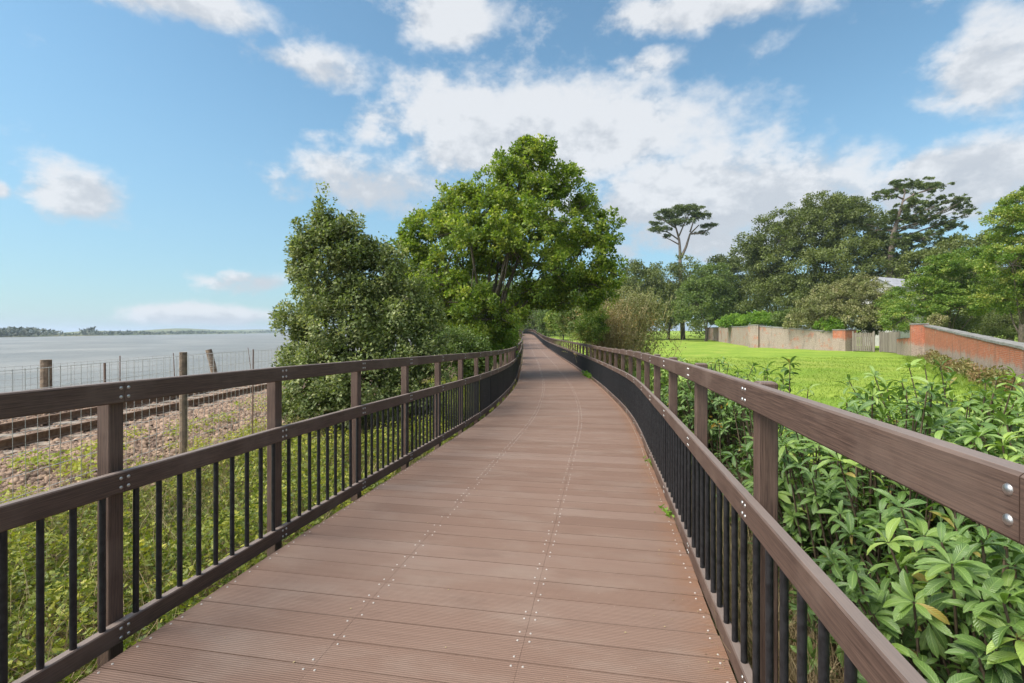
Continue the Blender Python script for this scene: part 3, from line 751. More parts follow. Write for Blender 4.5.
# --- trees beyond the meadow
tree('dark_tree', 'dark green tree at the left edge of the far wood behind the thicket', 'tree', (at(636,335,105)[0],105), [E(636,290,24,28,105),E(655,305,26,26,105),E(618,305,20,26,105)], 20000, .42, 'dark', sub=240, subr=1.3, trunk=.3, seed=61, extra=60)
tree('dark_tree', 'dark tree directly below the lone umbrella pine', 'tree', (at(668,335,112)[0],112), [E(683,270,16,15,102),E(690,285,20,16,104),E(672,282,26,22,112),E(660,305,30,28,112),E(690,300,24,26,112)], 20000, .42, 'dark', sub=240, subr=1.3, trunk=.3, seed=62)
tree('dark_tree', 'dark tree filling the gap left of the great dark oak', 'tree', (at(735,335,115)[0],115), [E(722,275,24,18,115),E(742,290,28,34,115),E(715,300,26,26,115)], 20000, .42, 'dark', sub=240, subr=1.3, trunk=.3, seed=63)
tree('round_tree', 'rounded mid-green tree in front of the dark wood, left of the pale wall', 'tree', (at(706,336,92)[0],92), [E(710,288,26,24,92),E(700,305,28,26,92),E(726,308,22,24,92)], 22000, .34, 'mid', sub=260, subr=1.0, trunk=.25, seed=64, rbase=.65)
tree('great_oak', 'great dark broad-domed oak behind the pale garden wall', 'tree', (at(815,336,88)[0],88),
     [E(815,222,40,24,88),E(780,242,36,28,88),E(856,238,36,32,88,2),E(815,268,58,36,88,-3),E(762,272,24,30,88),E(880,268,26,28,88),E(790,300,50,24,88,-3),E(845,302,50,24,88,-2),E(745,250,12,14,88),E(840,212,26,16,88)],
     120000, .34, 'dark', sub=900, subr=1.15, trunk=.6, seed=65, rbase=.5, extra=120, shell=(.3,1.05))
# umbrella pine
def pine():
    Y = 112.0; b0 = at(684, 336, Y); rg = np.random.default_rng(71); b = np.array((b0[0], Y, g1(b0[0], Y)))
    root = empty('umbrella_pine', b, 'lone umbrella pine with forked bare trunk and flat crown against the sky', 'tree')
    mb = MB()
    def br(pp, r0, r1, n=7):
        pts = np.array([at(x, y, Y+dy) for x, y, dy in pp]); t = np.linspace(0, len(pts)-1, 10)
        p = np.stack([np.interp(t, np.arange(len(pts)), pts[:, k]) for k in range(3)], 1); mb.tube(p, np.linspace(r0, r1, 10), n)
    br([(683,340,0),(681,290,0),(680,262,0),(680,250,0),(679,238,0),(674,222,0)], .55, .16); br([(681,258,0),(686,247,0),(690,234,0),(699,225,0)], .36, .12)
    for pp in ([(679,240,0),(668,232,1),(656,230,1)],[(679,236,0),(685,222,-1),(690,213,-1)],[(691,234,0),(702,233,0),(712,228,1)],[(676,228,0),(663,220,0),(660,216,0)],[(690,232,0),(694,220,0),(703,215,0)],[(680,245,0),(671,240,0),(662,236,-1)]): br(pp, .2, .06, 5)
    mb.build('trunk', M['pinebark'], root, True)
    ells = [E(684,211,18,3.6,Y),E(670,217,12,3.6,Y,1),E(698,216,12,3.6,Y,-1),E(659,230,10,2.8,Y),E(709,226,9,2.6,Y),E(681,222,12,2.6,Y,-2),E(692,208,9,2.6,Y,1),E(667,236,6,1.8,Y),E(655,224,7,2,Y,1),E(703,233,7,1.8,Y,1),E(664,212,8,2.4,Y,-1)]
    P, out, cc, cs, tone = crown_points(rg, ells, 17000, 420, .55, .5, (.1,1.15))
    scatter(L_SP[0], L_SP[1], P, unit(out+rg.normal(0,.5,P.shape)), unit(rg.normal(0,.5,P.shape)+[0,0,1]), .21*rg.uniform(.6,1.2,len(P)), 'crown', M['pine'], root, np.clip(.6+tone+rg.normal(0,.2,len(P)),0,1))
pine()
# open-crowned old tree
def sparse():
    Y = 80.0; b0 = at(893, 336, Y); rg = np.random.default_rng(72); b = np.array((b0[0], Y, g1(b0[0], Y)))
    root = empty('open_crowned_pine', b, 'open-crowned old pine with see-through layered branches right of the great oak', 'tree')
    ells = [E(905,188,20,5,Y,2),E(884,196,14,5,Y),E(932,188,14,4,Y,-2),E(955,208,14,4,Y),E(968,214,8,3,Y,1),E(940,204,20,5,Y,1),E(915,204,18,5,Y,-3),E(948,228,14,4,Y),E(925,222,22,5,Y,2),E(900,220,20,7,Y),E(915,240,24,6,Y,-1),E(942,243,14,4,Y,3),E(895,245,22,9,Y),E(925,258,22,6,Y,2),E(888,262,22,10,Y),E(875,230,14,8,Y,2),E(905,275,22,8,Y,2)]
    mb = MB(); tr = np.array([at(890,340,Y),at(889,300,Y),at(890,262,Y),at(893,235,Y),at(900,212,Y),at(905,192,Y)])
    mb.tube(tr, [.55,.5,.42,.34,.22,.08], 8)
    for c, r in ells:
        z = max(tr[1][2], min(c[2]-abs(c[0]-tr[3][0])*.35, tr[-1][2])); x = np.interp(z, tr[:, 2], tr[:, 0]); s0 = np.array((x, Y, z))
        m1 = (s0+c)/2+rg.normal(0, .35, 3); mb.tube([s0, m1, c, c+[r[0]*.4*(1 if c[0] > x else -1), 0, .2]], [.16,.12,.07,.02], 5)
        for q in range(4):
            e = c+np.array(r)*rg.uniform(-1,1,3); mb.tube([m1, (m1+e)/2+rg.normal(0,.2,3), e], [.06,.045,.02], 4, False)
    mb.build('trunk', M['pinebark'], root, True)
    P, out, cc, cs, tone = crown_points(rg, ells, 26000, 700, .42, .6, (.1,1.5))
    scatter(L_SP[0], L_SP[1], P, unit(out+rg.normal(0,.5,P.shape)), unit(rg.normal(0,.5,P.shape)+[0,0,1]), .24*rg.uniform(.6,1.2,len(P)), 'crown', M['pine'], root, np.clip(.6+tone+rg.normal(0,.2,len(P)),0,1))
sparse()
tree('dark_tree', 'dark tree behind the small pale roof', 'tree', (at(930,336,74)[0],74), [E(925,275,36,26,74),E(960,262,30,26,74),E(905,300,26,24,74,3),E(945,300,36,26,74)], 26000, .32, 'dark', sub=300, subr=1.0, trunk=.4, seed=73, rbase=.6)
tree('dark_tree', 'dark tree at the right end of the wood behind the brick wall', 'tree', (at(1010,336,66)[0],66), [E(1000,262,34,30,66),E(1040,240,34,40,66),E(1000,300,40,30,66),E(1050,300,40,36,66),E(975,285,24,30,66)], 30000, .3, 'dark', sub=300, subr=.9, trunk=.4, seed=74, rbase=.6)
tree('leafy_tree', 'light green layered tree rising behind the red brick corner pillar', 'tree', (at(950,345,43)[0],43), [E(950,285,36,26,43),E(925,300,28,22,43),E(975,272,26,26,43,1),E(905,318,22,16,43,-1),E(985,300,30,18,43),E(940,268,16,14,43),E(955,308,30,10,43,-2)], 42000, .16, 'light', sub=420, subr=.5, trunk=.2, seed=75, flat=.45, rbase=.32, extra=90)
tree('leafy_tree', 'yellow-tinged leafy tree cut by the right edge above the brick wall', 'tree', (at(1022,345,36)[0],36), [E(1012,225,22,20,36),E(1035,235,30,34,36),E(1012,265,26,22,36,-1),E(1040,290,36,30,36),E(1005,300,26,16,36,1),E(1028,200,22,12,36)], 42000, .15, 'light', sub=420, subr=.45, trunk=.2, seed=76, flat=.5, rbase=.5, extra=90)
tree('bushy_tree', 'brownish-olive spreading bush leaning over the pale wall beside the gate', 'bush', (at(848,340,57)[0],57.5), [E(850,300,34,18,56),E(822,312,26,14,55),E(874,303,18,20,55),E(858,285,16,11,56),E(800,321,14,10,55),E(845,320,46,12,55),E(836,296,16,10,55),E(890,316,14,14,54)], 48000, .17, 'olive', sub=900, subr=.36, shell=(.3,1.2), trunk=.16, seed=77, flat=.8, up=.3, rbase=.45)
bush('bush', 'dark green bush behind the wooden gate against the brick pillar', 898, 318, 17, 20, 49.5, 'light', 9000, .14, 78, 130, .4, rbase=.35)
bush('bush', 'shaded bush filling the gap between the two gate leaves', 872, 325, 16, 17, 55, 'dark', 8000, .15, 83, 120, .4)
bush('bush', 'light green bush showing over the middle of the pale wall', 828, 325, 15, 9, 53, 'bright', 6000, .15, 79, 100, .35, rbase=.35)
bush('hedge', 'long yellow-green creeper spilling over the far stretch of pale wall', 762, 320, 26, 8, 68, 'bright', 9000, .2, 80, 150, .5, cat='hedge', rbase=.4)
bush('hedge', 'low lime-green hedge at the wall end, below the round tree', 735, 322, 18, 8, 78, 'bright', 8000, .22, 81, 130, .5, cat='hedge', rbase=.4)
bush('hedge', 'darker hedge clump between the far wall buttress and olive bush', 788, 320, 16, 10, 63, 'mid', 8000, .2, 82, 130, .5, cat='hedge')
bush('bush', 'green bush hiding the wall of the small white building', 893, 306, 22, 17, 52, 'light', 12000, .15, 84, 220, .4, rbase=.35, shell=(.2,1.2))
bush('bush', 'dark hedge bush just behind the brick wall near the corner pillar', 945, 326, 30, 15, 46, 'dark', 12000, .15, 85, 220, .45, shell=(.2,1.2), rbase=.6)
bush('bush', 'dark hedge bush behind the brick wall at the right edge', 1003, 328, 38, 18, 48, 'dark', 14000, .15, 86, 240, .45, shell=(.2,1.2), rbase=.6)
bush('bush', 'pale green shrub peeping over the coping beyond the corner pillar', 937, 322, 10, 8, 40, 'olive', 3500, .11, 87, 80, .25, shell=(.2,1.2), rbase=.7)
# belt of woodland that closes the view behind
def belt():
    rg = np.random.default_rng(90); ells = []
    for i, px in enumerate(np.arange(380, 1230, 28)):
        Y = 150+rg.uniform(-8, 20); ells.append(E(px, 308+rg.uniform(-6, 4), 26, 26+rg.uniform(0, 6), Y))
    for px in np.arange(400, 1230, 16):
        if px < 500 or px > 545: ells.append(E(px, 327+rg.uniform(-3, 2), 14, 11, 132+rg.uniform(-4, 4)))
    for px in (500, 512, 524, 536, 548): ells += [E(px, 320, 16, 13, 212), E(px, 327, 14, 9, 205)]
    P, out, cc, cs, tone = crown_points(rg, ells, 90000, 1400, 2.0, .8, (.4,1.0))
    o = scatter(L_SM[0], L_SM[1], P, unit(out+rg.normal(0,.5,P.shape)), unit(rg.normal(0,.5,P.shape)+[0,0,.8]), .8*rg.uniform(.6,1.2,len(P)), 'woodland', M['dark'], None, np.clip(.5+tone,0,1))
    tag(o, 'dark mass of far-off woodland closing the view beyond meadow and walls', 'woodland', kind='stuff')
belt()

# ------------------------------------------------------------------ walls, gate, house
def wall(name, label, pts, hs, th, mat, cap=.09, cap_over=.05, cat='wall', cmat='coping'):
    """pts plan points, hs (zbottom, ztop) absolute at each"""
    p0 = pts[0]; root = empty(name, (p0[0], p0[1], hs[0][0]), label, cat)
    rr = random.Random(5)
    mb = MB(); cb = MB(); u = 0.0
    for i in range(len(pts)-1):
        a = np.array(pts[i]); b = np.array(pts[i+1]); L = np.linalg.norm(b-a); d = (b-a)/L; n = np.array((-d[1], d[0]))*th/2
        k = max(1, int(L/1.2))
        for j in range(k):
            t0, t1 = j/k, (j+1)/k; q0, q1 = a+(b-a)*t0, a+(b-a)*t1
            z0 = [hs[i][m]*(1-t0)+hs[i+1][m]*t0 for m in (0, 1)]; z1 = [hs[i][m]*(1-t1)+hs[i+1][m]*t1 for m in (0, 1)]
            P = []
            for q, zz in ((q0, z0), (q1, z1)):
                P += [(*(q-n), zz[0]-.3), (*(q+n), zz[0]-.3), (*(q+n), zz[1]-cap), (*(q-n), zz[1]-cap)]
            Fs = [(0,4,7,3),(1,2,6,5)] + ([(0,3,2,1)] if j == 0 else []) + ([(4,5,6,7)] if j == k-1 else [])
            h0, h1 = z0[1]-z0[0], z1[1]-z1[0]; ua, ub = u+L*t0, u+L*t1
            uvs = [[(ua,-.3),(ub,-.3),(ub,h1),(ua,h0)], [(ua,-.3),(ua,h0),(ub,h1),(ub,-.3)]]
            for Q in Fs[2:]: uvs.append([(0,-.3),(0,h0),(th,h0),(th,-.3)] if Q[0] == 0 else [(0,-.3),(th,-.3),(th,h0),(0,h0)])
            mb.add(P, Fs, uvs)
            no = n*(1+2*cap_over/th); jz = rr.uniform(-.012, .012); g = .006
            P = []
            for q, zz in ((q0+d*g, z0), (q1-d*g, z1)):
                P += [(*(q-no), zz[1]-cap+jz), (*(q+no), zz[1]-cap+jz), (*(q+no), zz[1]+jz), (*(q-no), zz[1]+jz)]
            cb.hexa(P)
        u += L
    mb.build('wall_face', M[mat], root); cb.build('coping', M[cmat], root)
    return root
def pillar(parent_label, x, y, z0, z1, w_, mat, rz=0.0, cat='pillar', nm='brick_pillar'):
    root = empty(nm, (x, y, z0), parent_label, cat); mb = MB(); h = z1-z0-.1
    ca, sa = math.cos(rz), math.sin(rz); q = w_/2
    cs = [(-q,-q),(q,-q),(q,q),(-q,q)]
    P = [(x+a*ca-b*sa, y+a*sa+b*ca, zz) for zz in (z0-.3, z1-.1) for a, b in cs]
    Fs = [(0,1,5,4),(1,2,6,5),(2,3,7,6),(3,0,4,7)]; uvs = [[(k*w_,-.3),(k*w_+w_,-.3),(k*w_+w_,h),(k*w_,h)] for k in range(4)]
    mb.add(P, Fs, uvs); mb.build('shaft', M[mat], root)
    cb = MB(); cb.box((x, y, z1-.05), (w_+.1, w_+.1, .1), rz); cb.build('cap', M['coping'], root)
    return root
def gp(px, Y): return np.array(((px-CX)/F*Y, Y))
PY = 38.0; A = gp(927, PY); B = np.array((17.3, 15.9))
ga, gb_ = g1(*A), g1(*B)
tA = EYE+(HY-325)/F*PY
slope_z = lambda q: None
Bn = gp(1024, 18.6); tB = EYE-(343-HY)/F*18.6
dl = np.linalg.norm(Bn-A); dB = np.linalg.norm(B-A); tB2 = tA+(tB-tA)*dB/dl
wall('brick_wall', 'crumbling red brick garden wall with grey coping on the right', [A, B], [(ga, tA), (gb_, tB2)], .45, 'brick', .10, .05)
rzw = math.atan2((B-A)[1], (B-A)[0])
pc = gp(919.5, PY+.15); pillar('tall orange-red brick corner pillar where the brick wall begins', pc[0]-.05, pc[1], g1(*pc), EYE+(HY-323.3)/F*PY, 1.0, 'brick', rzw)
# low brick stub and second pillar flanking the gate
q0, q1 = gp(912, 41), gp(899.5, 44.5)
wall('brick_stub', 'short low stub of red brick between gate and corner pillar', [q0, q1], [(g1(*q0), EYE-(337-HY)/F*41), (g1(*q1), EYE-(338-HY)/F*44.5)], .4, 'brick', .08)
pc2 = gp(844.5, 51.0); pillar('square red brick gate pillar at the end of the pale wall', pc2[0], pc2[1], g1(*pc2), EYE+(HY-329.3)/F*51, 1.45, 'brick', .25)
# pale wall in two stretches with buttress
W1, W2, W3, W4 = gp(838, 51.4), gp(758, 61), gp(753, 62.2), gp(706, 112)
def zz(q, py): return (g1(*q), EYE+(HY-py)/F*q[1])
wall('rendered_wall', 'faded pinkish rendered garden wall between gate pillar and buttress', [W1, W2], [zz(W1,331.5), zz(W2,325.5)], .4, 'render', .12)
pcb = gp(756, 61.3); pillar('pale stone buttress halfway along the rendered wall', pcb[0], pcb[1], g1(*pcb), EYE+(HY-324.6)/F*61, 1.25, 'render', .6, 'buttress', 'wall_buttress')
wall('rendered_wall', 'far stretch of faded wall running back left of the buttress', [W3, W4], [zz(W3,325.8), zz(W4,327.6)], .4, 'render', .12)
pcb = gp(722, 88); pillar('narrow pier with dark edge on the far stretch of wall', pcb[0], pcb[1], g1(*pcb), EYE+(HY-326)/F*88, .8, 'render', .7, 'pier', 'wall_pier')
def gate(label, px0, px1, Y0_, Y1_, top, seed):
    a, b = gp(px0, Y0_), gp(px1, Y1_); rr = random.Random(seed); L = np.linalg.norm(b-a); d = (b-a)/L; rz = math.atan2(d[1], d[0])
    root = empty('wooden_gate', (a[0], a[1], g1(*a)), label, 'gate'); mb = MB(); n = int(L/.17)
    nrm = np.array((-d[1], d[0]))
    for i in range(n):
        c = a+d*(i+.5)*L/n; z0 = g1(*c)+.06; z1 = EYE-(top-HY)/F*c[1]+rr.uniform(-.07, .05)
        mb.box((c[0], c[1], (z0+z1)/2), (L/n*rr.uniform(.72,.93), .03, z1-z0), rz+rr.uniform(-.02,.02), rr.random())
    mb.build('boards', M['gatewood'], root)
    zb = g1(*a)
    for h in (.45, 1.55):
        fb = MB(); c = (a+b)/2+nrm*.05; fb.box((c[0], c[1], zb+h), (L, .06, .12), rz); fb.build('cross_rail', M['gatewood'], root)
    for q in (a, b):
        fb = MB(); c = q+nrm*.02; fb.box((c[0], c[1], zb+1.0), (.12,.12,2.05), rz, .9); fb.build('gate_stile', M['gatewood'], root)
gate('left leaf of the weathered grey board gate', 853, 874, 50, 48.5, 332.5, 1)
gate('right leaf of the weathered grey board gate, beside the brick stub', 880, 898.5, 48.2, 45.2, 332, 2)

def house():
    Y = 68.0; c = at(893, 300, Y); gzb = g1(c[0], Y); root = empty('garden_building', (c[0], Y, gzb), 'small white building with pale pitched roof half hidden among the trees', 'building')
    rz = .45; ca, sa = math.cos(rz), math.sin(rz); L, Wd = 7.5, 4.0; eave = EYE+(HY-288)/F*Y; ridge = EYE+(HY-279)/F*Y
    def t(a, b, z): return (c[0]+a*ca-b*sa, Y+a*sa+b*ca, z)
    mb = MB(); x, y = L/2, Wd/2
    V = [t(-x,-y,gzb),t(x,-y,gzb),t(x,y,gzb),t(-x,y,gzb),t(-x,-y,eave),t(x,-y,eave),t(x,y,eave),t(-x,y,eave),t(-x,0,ridge),t(x,0,ridge)]
    mb.add(V, [(0,1,5,4),(2,3,7,6),(1,2,6,9,5),(3,0,4,8,7)]); mb.build('wall', M['whitewall'], root)
    rb = MB(); o = .35; dz = (ridge-eave)/y*o
    for s in (-1, 1):
        e = [t(-x-o,s*(y+o),eave-dz+.01),t(x+o,s*(y+o),eave-dz+.01),t(x+o,0,ridge+.01),t(-x-o,0,ridge+.01)]
        f = [(p[0],p[1],p[2]+.12) for p in e]; rb.hexa(e+f)
    rb.build('roof', M['slate'], root)
    for a in (-1.8, 1.2):
        wb = MB(); p = t(a, -y-.02, (gzb+eave)/2+.6); wb.box(p, (1.0,.06,1.1), rz); wb.build('window', M['glassdark'], root)
house()

# ------------------------------------------------------------------ railway and fences
TRX = -9.5
def track():
    z = g1(-9.5, 12); root = empty('railway_track', (TRX, 2, z), 'single rusty railway track on ballast between shore and path', 'railway track')
    for dx in (-.7175-.035, .7175+.035):
        mb = MB(); ys = np.arange(-6, 121, 6.0); x = TRX+dx
        prof = [(-.07,.0),(.07,.0),(.07,.015),(.012,.03),(.012,.115),(.035,.125),(.035,.16),(-.035,.16),(-.035,.125),(-.012,.115),(-.012,.03),(-.07,.015)]
        V = [(x+a, yv, z+.045+b) for yv in ys for a, b in prof]; n = len(prof)
        Fs = [(i*n+j, i*n+(j+1) % n, (i+1)*n+(j+1) % n, (i+1)*n+j) for i in range(len(ys)-1) for j in range(n)]
        mb.add(V, Fs); mb.build('rail', M['rust'], root)
    for k in range(95):
        mb = MB(); mb.box((TRX, -2+k*.68, z-.045), (2.4,.26,.17), 0); mb.build('sleeper', M['sleeper'], root)
track()
def fence(label, X, ys, posts, stakes, h, wire_x=.15, seed=1, y0=-1, y1=40, rows=(0,.1,.2,.32,.45,.6,.78,.98)):
    zb = g1(X, 8); root = empty('wire_fence', (X, y0, zb), label, 'fence'); rr = random.Random(seed)
    for (yv, hh, lean, r) in posts:
        mb = MB(); mb.tube([(X, yv, zb-.3), (X+lean*.5, yv, zb+hh*.5), (X+lean, yv, zb+hh)], [r, r*.97, r*.93], 10, True); mb.build('post', M['fpost'], root, False)
    for (yv, hh, lean) in stakes:
        mb = MB(); mb.tube([(X, yv, zb-.2), (X+lean, yv, zb+hh)], [.016,.014], 6); mb.build('stake', M['stake'], root)
    mb = MB(); seg = np.arange(y0, y1, 1.5)
    for q in np.linspace(.05, h, 9):
        mb.tube([(X+.02*math.sin(v*1.7+q), v, zb+q+.015*math.sin(v*.9)) for v in seg], .0042, 3, False)
    v = y0
    while v < y1:
        mb.tube([(X+.012*math.sin(v*1.7), v, zb+.05), (X+.012*math.sin(v*1.7+1), v, zb+h)], .0034, 3, False); v += wire_x
    mb.build('wire_mesh', M['wire'], root)
fence('wire mesh stock fence on the bank between railway and boardwalk', -5.3, None, [(7.9,1.93,.0,.058),(1.5,1.6,.02,.055),(14.5,1.6,-.03,.055)],
      [(6.4,1.85,-.02),(4.2,1.8,.03),(10,1.9,.02)], 1.86, .14, 1, 1, 26)
fence('seaward wire fence with leaning brown posts beyond the railway', -11.6, None, [(12.2,1.36,.0,.12),(19.3,1.35,-.35,.12),(5.5,1.35,.1,.11),(27,1.35,.05,.11)],
      [(14.5,1.35,.0),(16.9,1.32,-.08),(21.9,1.35,-.2),(24,1.3,.1)], 1.25, .2, 2, 3, 60)

# ------------------------------------------------------------------ ballast, brambles, weeds
def stones():
    rg = np.random.default_rng(100); n = 60000
    X = np.concatenate([rg.uniform(-8.6,-4.6,int(n*.7)), rg.uniform(-11.9,-7.5,n-int(n*.7))]); Y = 1.5+rg.random(n)**1.4*27
    s = rg.uniform(.014,.045,n)*(1+(rg.random(n) < .04)*.8); Z = gz(X, Y)+s*.25
    keep = (np.abs(X-TRX) > 1.35) | (rg.random(n) < .6); X, Y, Z, s = X[keep], Y[keep], Z[keep], s[keep]; n = len(X)
    tv = np.array([(-1,-.8,-.6),(1,-.9,-.6),(.9,1,-.6),(-1,.9,-.6),(-.6,-.55,.55),(.65,-.45,.75),(.5,.6,.6),(-.55,.6,.8)])
    tf = [(0,1,5,4),(1,2,6,5),(2,3,7,6),(3,0,4,7),(4,5,6,7)]
    D = unit(rg.normal(size=(n,3))*[1,1,.35]); N = unit(rg.normal(0,.35,(n,3))+[0,0,1])
    o = scatter(tv, tf, np.stack([X,Y,Z],1), D, N, s, 'ballast', M['stone'], None, rg.random(n), wid=s*rg.uniform(.7,1.3,n))
    tag(o, 'loose pinkish-brown ballast stones on the railway bank', 'stones', kind='stuff')
stones()
def carpet(name, label, mat, n, fx, hfun, leaf, seed, tmpl=L_SP, cat='ground cover', rb=.5, yr=(0.3, 22), pw=1.6):
    """leaves filling a layer of vegetation; fx(Y, r) gives X"""
    rg = np.random.default_rng(seed); Y = yr[0]+rg.random(n)**pw*(yr[1]-yr[0]); X = fx(Y, rg.random(n))
    # patchiness through a sum of sines
    pat = .5+.25*np.sin(X*2.1+1.3*np.sin(Y*1.1))+.25*np.sin(Y*1.7+1.7*np.sin(X*1.4+.5)); fine = .5+.5*np.sin(X*6.3+2*np.sin(Y*4.1))*np.sin(Y*5.2+X)
    H = hfun(X, Y)*(.35+.7*pat)*(.6+.6*fine); t = rg.random(n)**.6
    ok = H > .03; X, Y, H, t, pat = X[ok], Y[ok], H[ok], t[ok], pat[ok]; n = len(X)
    Z = gz(X, Y)+H*t
    D = unit(rg.normal(0,.8,(n,3))+[0,0,.25]); N = unit(rg.normal(0,.5,(n,3))+[0,0,1])
    rnd = np.clip(rb+.35*(fine[ok]-.5)+.25*(pat-.5)+(t-.6)*.35+rg.normal(0,.2,n), 0, 1)
    o = scatter(tmpl[0], tmpl[1], np.stack([X,Y,Z],1), D, N, leaf*rg.uniform(.5,1.25,n), name, M[mat], None, rnd)
    return tag(o, label, cat, kind='stuff')
lx = lambda Y: cxat(Y)-1.50/1.0
def fxl(Y, r): return lx(Y)+.05-(r**1.05)*(4.0)
carpet('brambles', 'tangle of yellow-green brambles between left railing and ballast bank', 'bramble', 210000, fxl,
       lambda X, Y: np.clip(.74-.10*np.abs(X-(lx(Y)-1.3)), .1, 1)*sstep(-5.9, -4.6, X)*(.75+.25*sstep(0,.5,lx(Y)-X)), .028, 101, rb=.42)
carpet('tall_weeds', 'scruffy yellow-green weeds standing above the brambles along the left railing', 'weed', 60000, fxl,
       lambda X, Y: 1.05*np.clip(np.sin(X*3.1+2*np.sin(Y*1.3))*np.sin(Y*2.3+X)-.25, 0, 1)*sstep(-5.6, -4.2, X), .034, 111, rb=.3)
def weeds():
    rg = np.random.default_rng(103); P = []; K = []
    for i in range(170):
        x = -4.3-rg.random()**1.5*3.2; y = 2.5+rg.random()**1.3*14; h = rg.uniform(.08,.34); m = int(70*h/.2)
        c = np.array((x, y, g1(x, y))); e = unit(rg.normal(size=(m,3)))*(rg.random(m)**.5)[:, None]*[h*1.3, h*1.3, h*.5]; P.append(c+e+[0,0,h*.5]); K += [rg.normal(.5,.15)]*m
    P = np.concatenate(P); n = len(P)
    o = scatter(L_SP[0], L_SP[1], P, unit(rg.normal(0,.7,(n,3))+[0,0,.5]), unit(rg.normal(0,.5,(n,3))+[0,0,1]), .034*rg.uniform(.5,1.3,n), 'bank_weeds', M['weed'], None, np.clip(np.array(K)+rg.normal(0,.15,n),0,1))
    tag(o, 'clumps of yellow-green weeds growing through the ballast stones', 'weeds', kind='stuff')
weeds()
def stalks(name, label, mat, n, fx, fy, hr, seed, wd=.004, lean=.5, cat='dry stalks', zoff=0, tang=0.0):
    rg = np.random.default_rng(seed); Y = fy(rg.random(n)); X = fx(Y, rg.random(n)); H = rg.uniform(hr[0], hr[1], n)
    P = np.stack([X, Y, gz(X, Y)+zoff+tang*rg.random(n)], 1); D = unit(rg.normal(0, lean, (n, 3))+[0, 0, 1])
    tv = [(-.5,0,0),(.5,0,0),(.45,.35,.03),(-.45,.35,.03),(.3,.7,.13),(-.3,.7,.13),(0,1,.30)]
    tf = [(0,1,2),(0,2,3),(3,2,4),(3,4,5),(5,4,6)]
    o = scatter(tv, tf, P, D, rg.normal(size=(n,3)), H, name, M[mat], None, np.clip(rg.normal(.5,.25,n),0,1), wid=np.full(n, wd)*rg.uniform(.6,1.5,n))
    return tag(o, label, cat, kind='stuff')
stalks('dry_stems', 'dead straw-coloured stems woven through the brambles by the left railing', 'straw', 17000, lambda Y, r: fxl(Y, r)-.42, lambda r: .3+r**1.5*15, (.3,.85), 104, .0055, 1.0)
rx_ = lambda Y: cxat(Y)+1.62
stalks('dry_grass', 'dry brown grass and dead stems at the foot of the right railing', 'straw', 34000, lambda Y, r: rx_(Y)+.24+r**1.6*1.4, lambda r: .2+r**1.3*12, (.25,.95), 105, .0045, .8)
carpet('undergrowth', 'low leafy undergrowth behind the meadow-side railing', 'mid', 60000, lambda Y, r: rx_(Y)+.03+r*2.6, lambda X, Y: .30+.22*sstep(4,7,Y)+0*X, .040, 106, rb=.5, yr=(.2, 30), pw=1.5)
stalks('meadow_grass', 'bright green mown meadow grass behind the right-hand shrubs', 'grassb', 70000, lambda Y, r: rx_(Y)+2.0+r*(4+Y*.85), lambda r: 2+r**.9*38, (.05,.13), 107, .016, .6, 'grass')
stalks('rough_grass', 'longer grass tufts along the foot of the garden walls', 'grassb', 9000, lambda Y, r: A[0]+(B[0]-A[0])*(A[1]-Y)/(A[1]-B[1])-.3-r*1.6, lambda r: 16+r*22, (.15,.4), 108, .02, .5, 'grass')
# weeds against the brick wall
def wallweeds():
    rg = np.random.default_rng(110); P = []; K = []
    for i in range(70):
        t = rg.random()**.8; q = A+(B-A)*(.12+.85*t); off = rg.uniform(.3, 1.0); nn = unit(np.array((-(B-A)[1], (B-A)[0]))); nn = nn if nn[0] < 0 else -nn
        q = q+nn*off; h = rg.uniform(.35, 1.05); m = int(220*h); c = np.array((q[0], q[1], g1(*q)))
        e = unit(rg.normal(size=(m,3)))*(rg.random(m)**.5)[:, None]*[.3,.3,h*.5]; P.append(c+e+[0,0,h*.5]); K += [rg.normal(.45,.2)]*m
    P = np.concatenate(P); n = len(P)
    o = scatter(L_SM[0], L_SM[1], P, unit(rg.normal(0,.5,(n,3))+[0,0,.8]), unit(rg.normal(0,.6,(n,3))+[0,0,.6]), .11*rg.uniform(.5,1.3,n), 'wall_weeds', M['wallweed'], None, np.clip(np.array(K)+rg.normal(0,.15,n),0,1))
    tag(o, 'brown and green weeds matted against the foot of the brick wall', 'weeds', kind='stuff')
wallweeds()

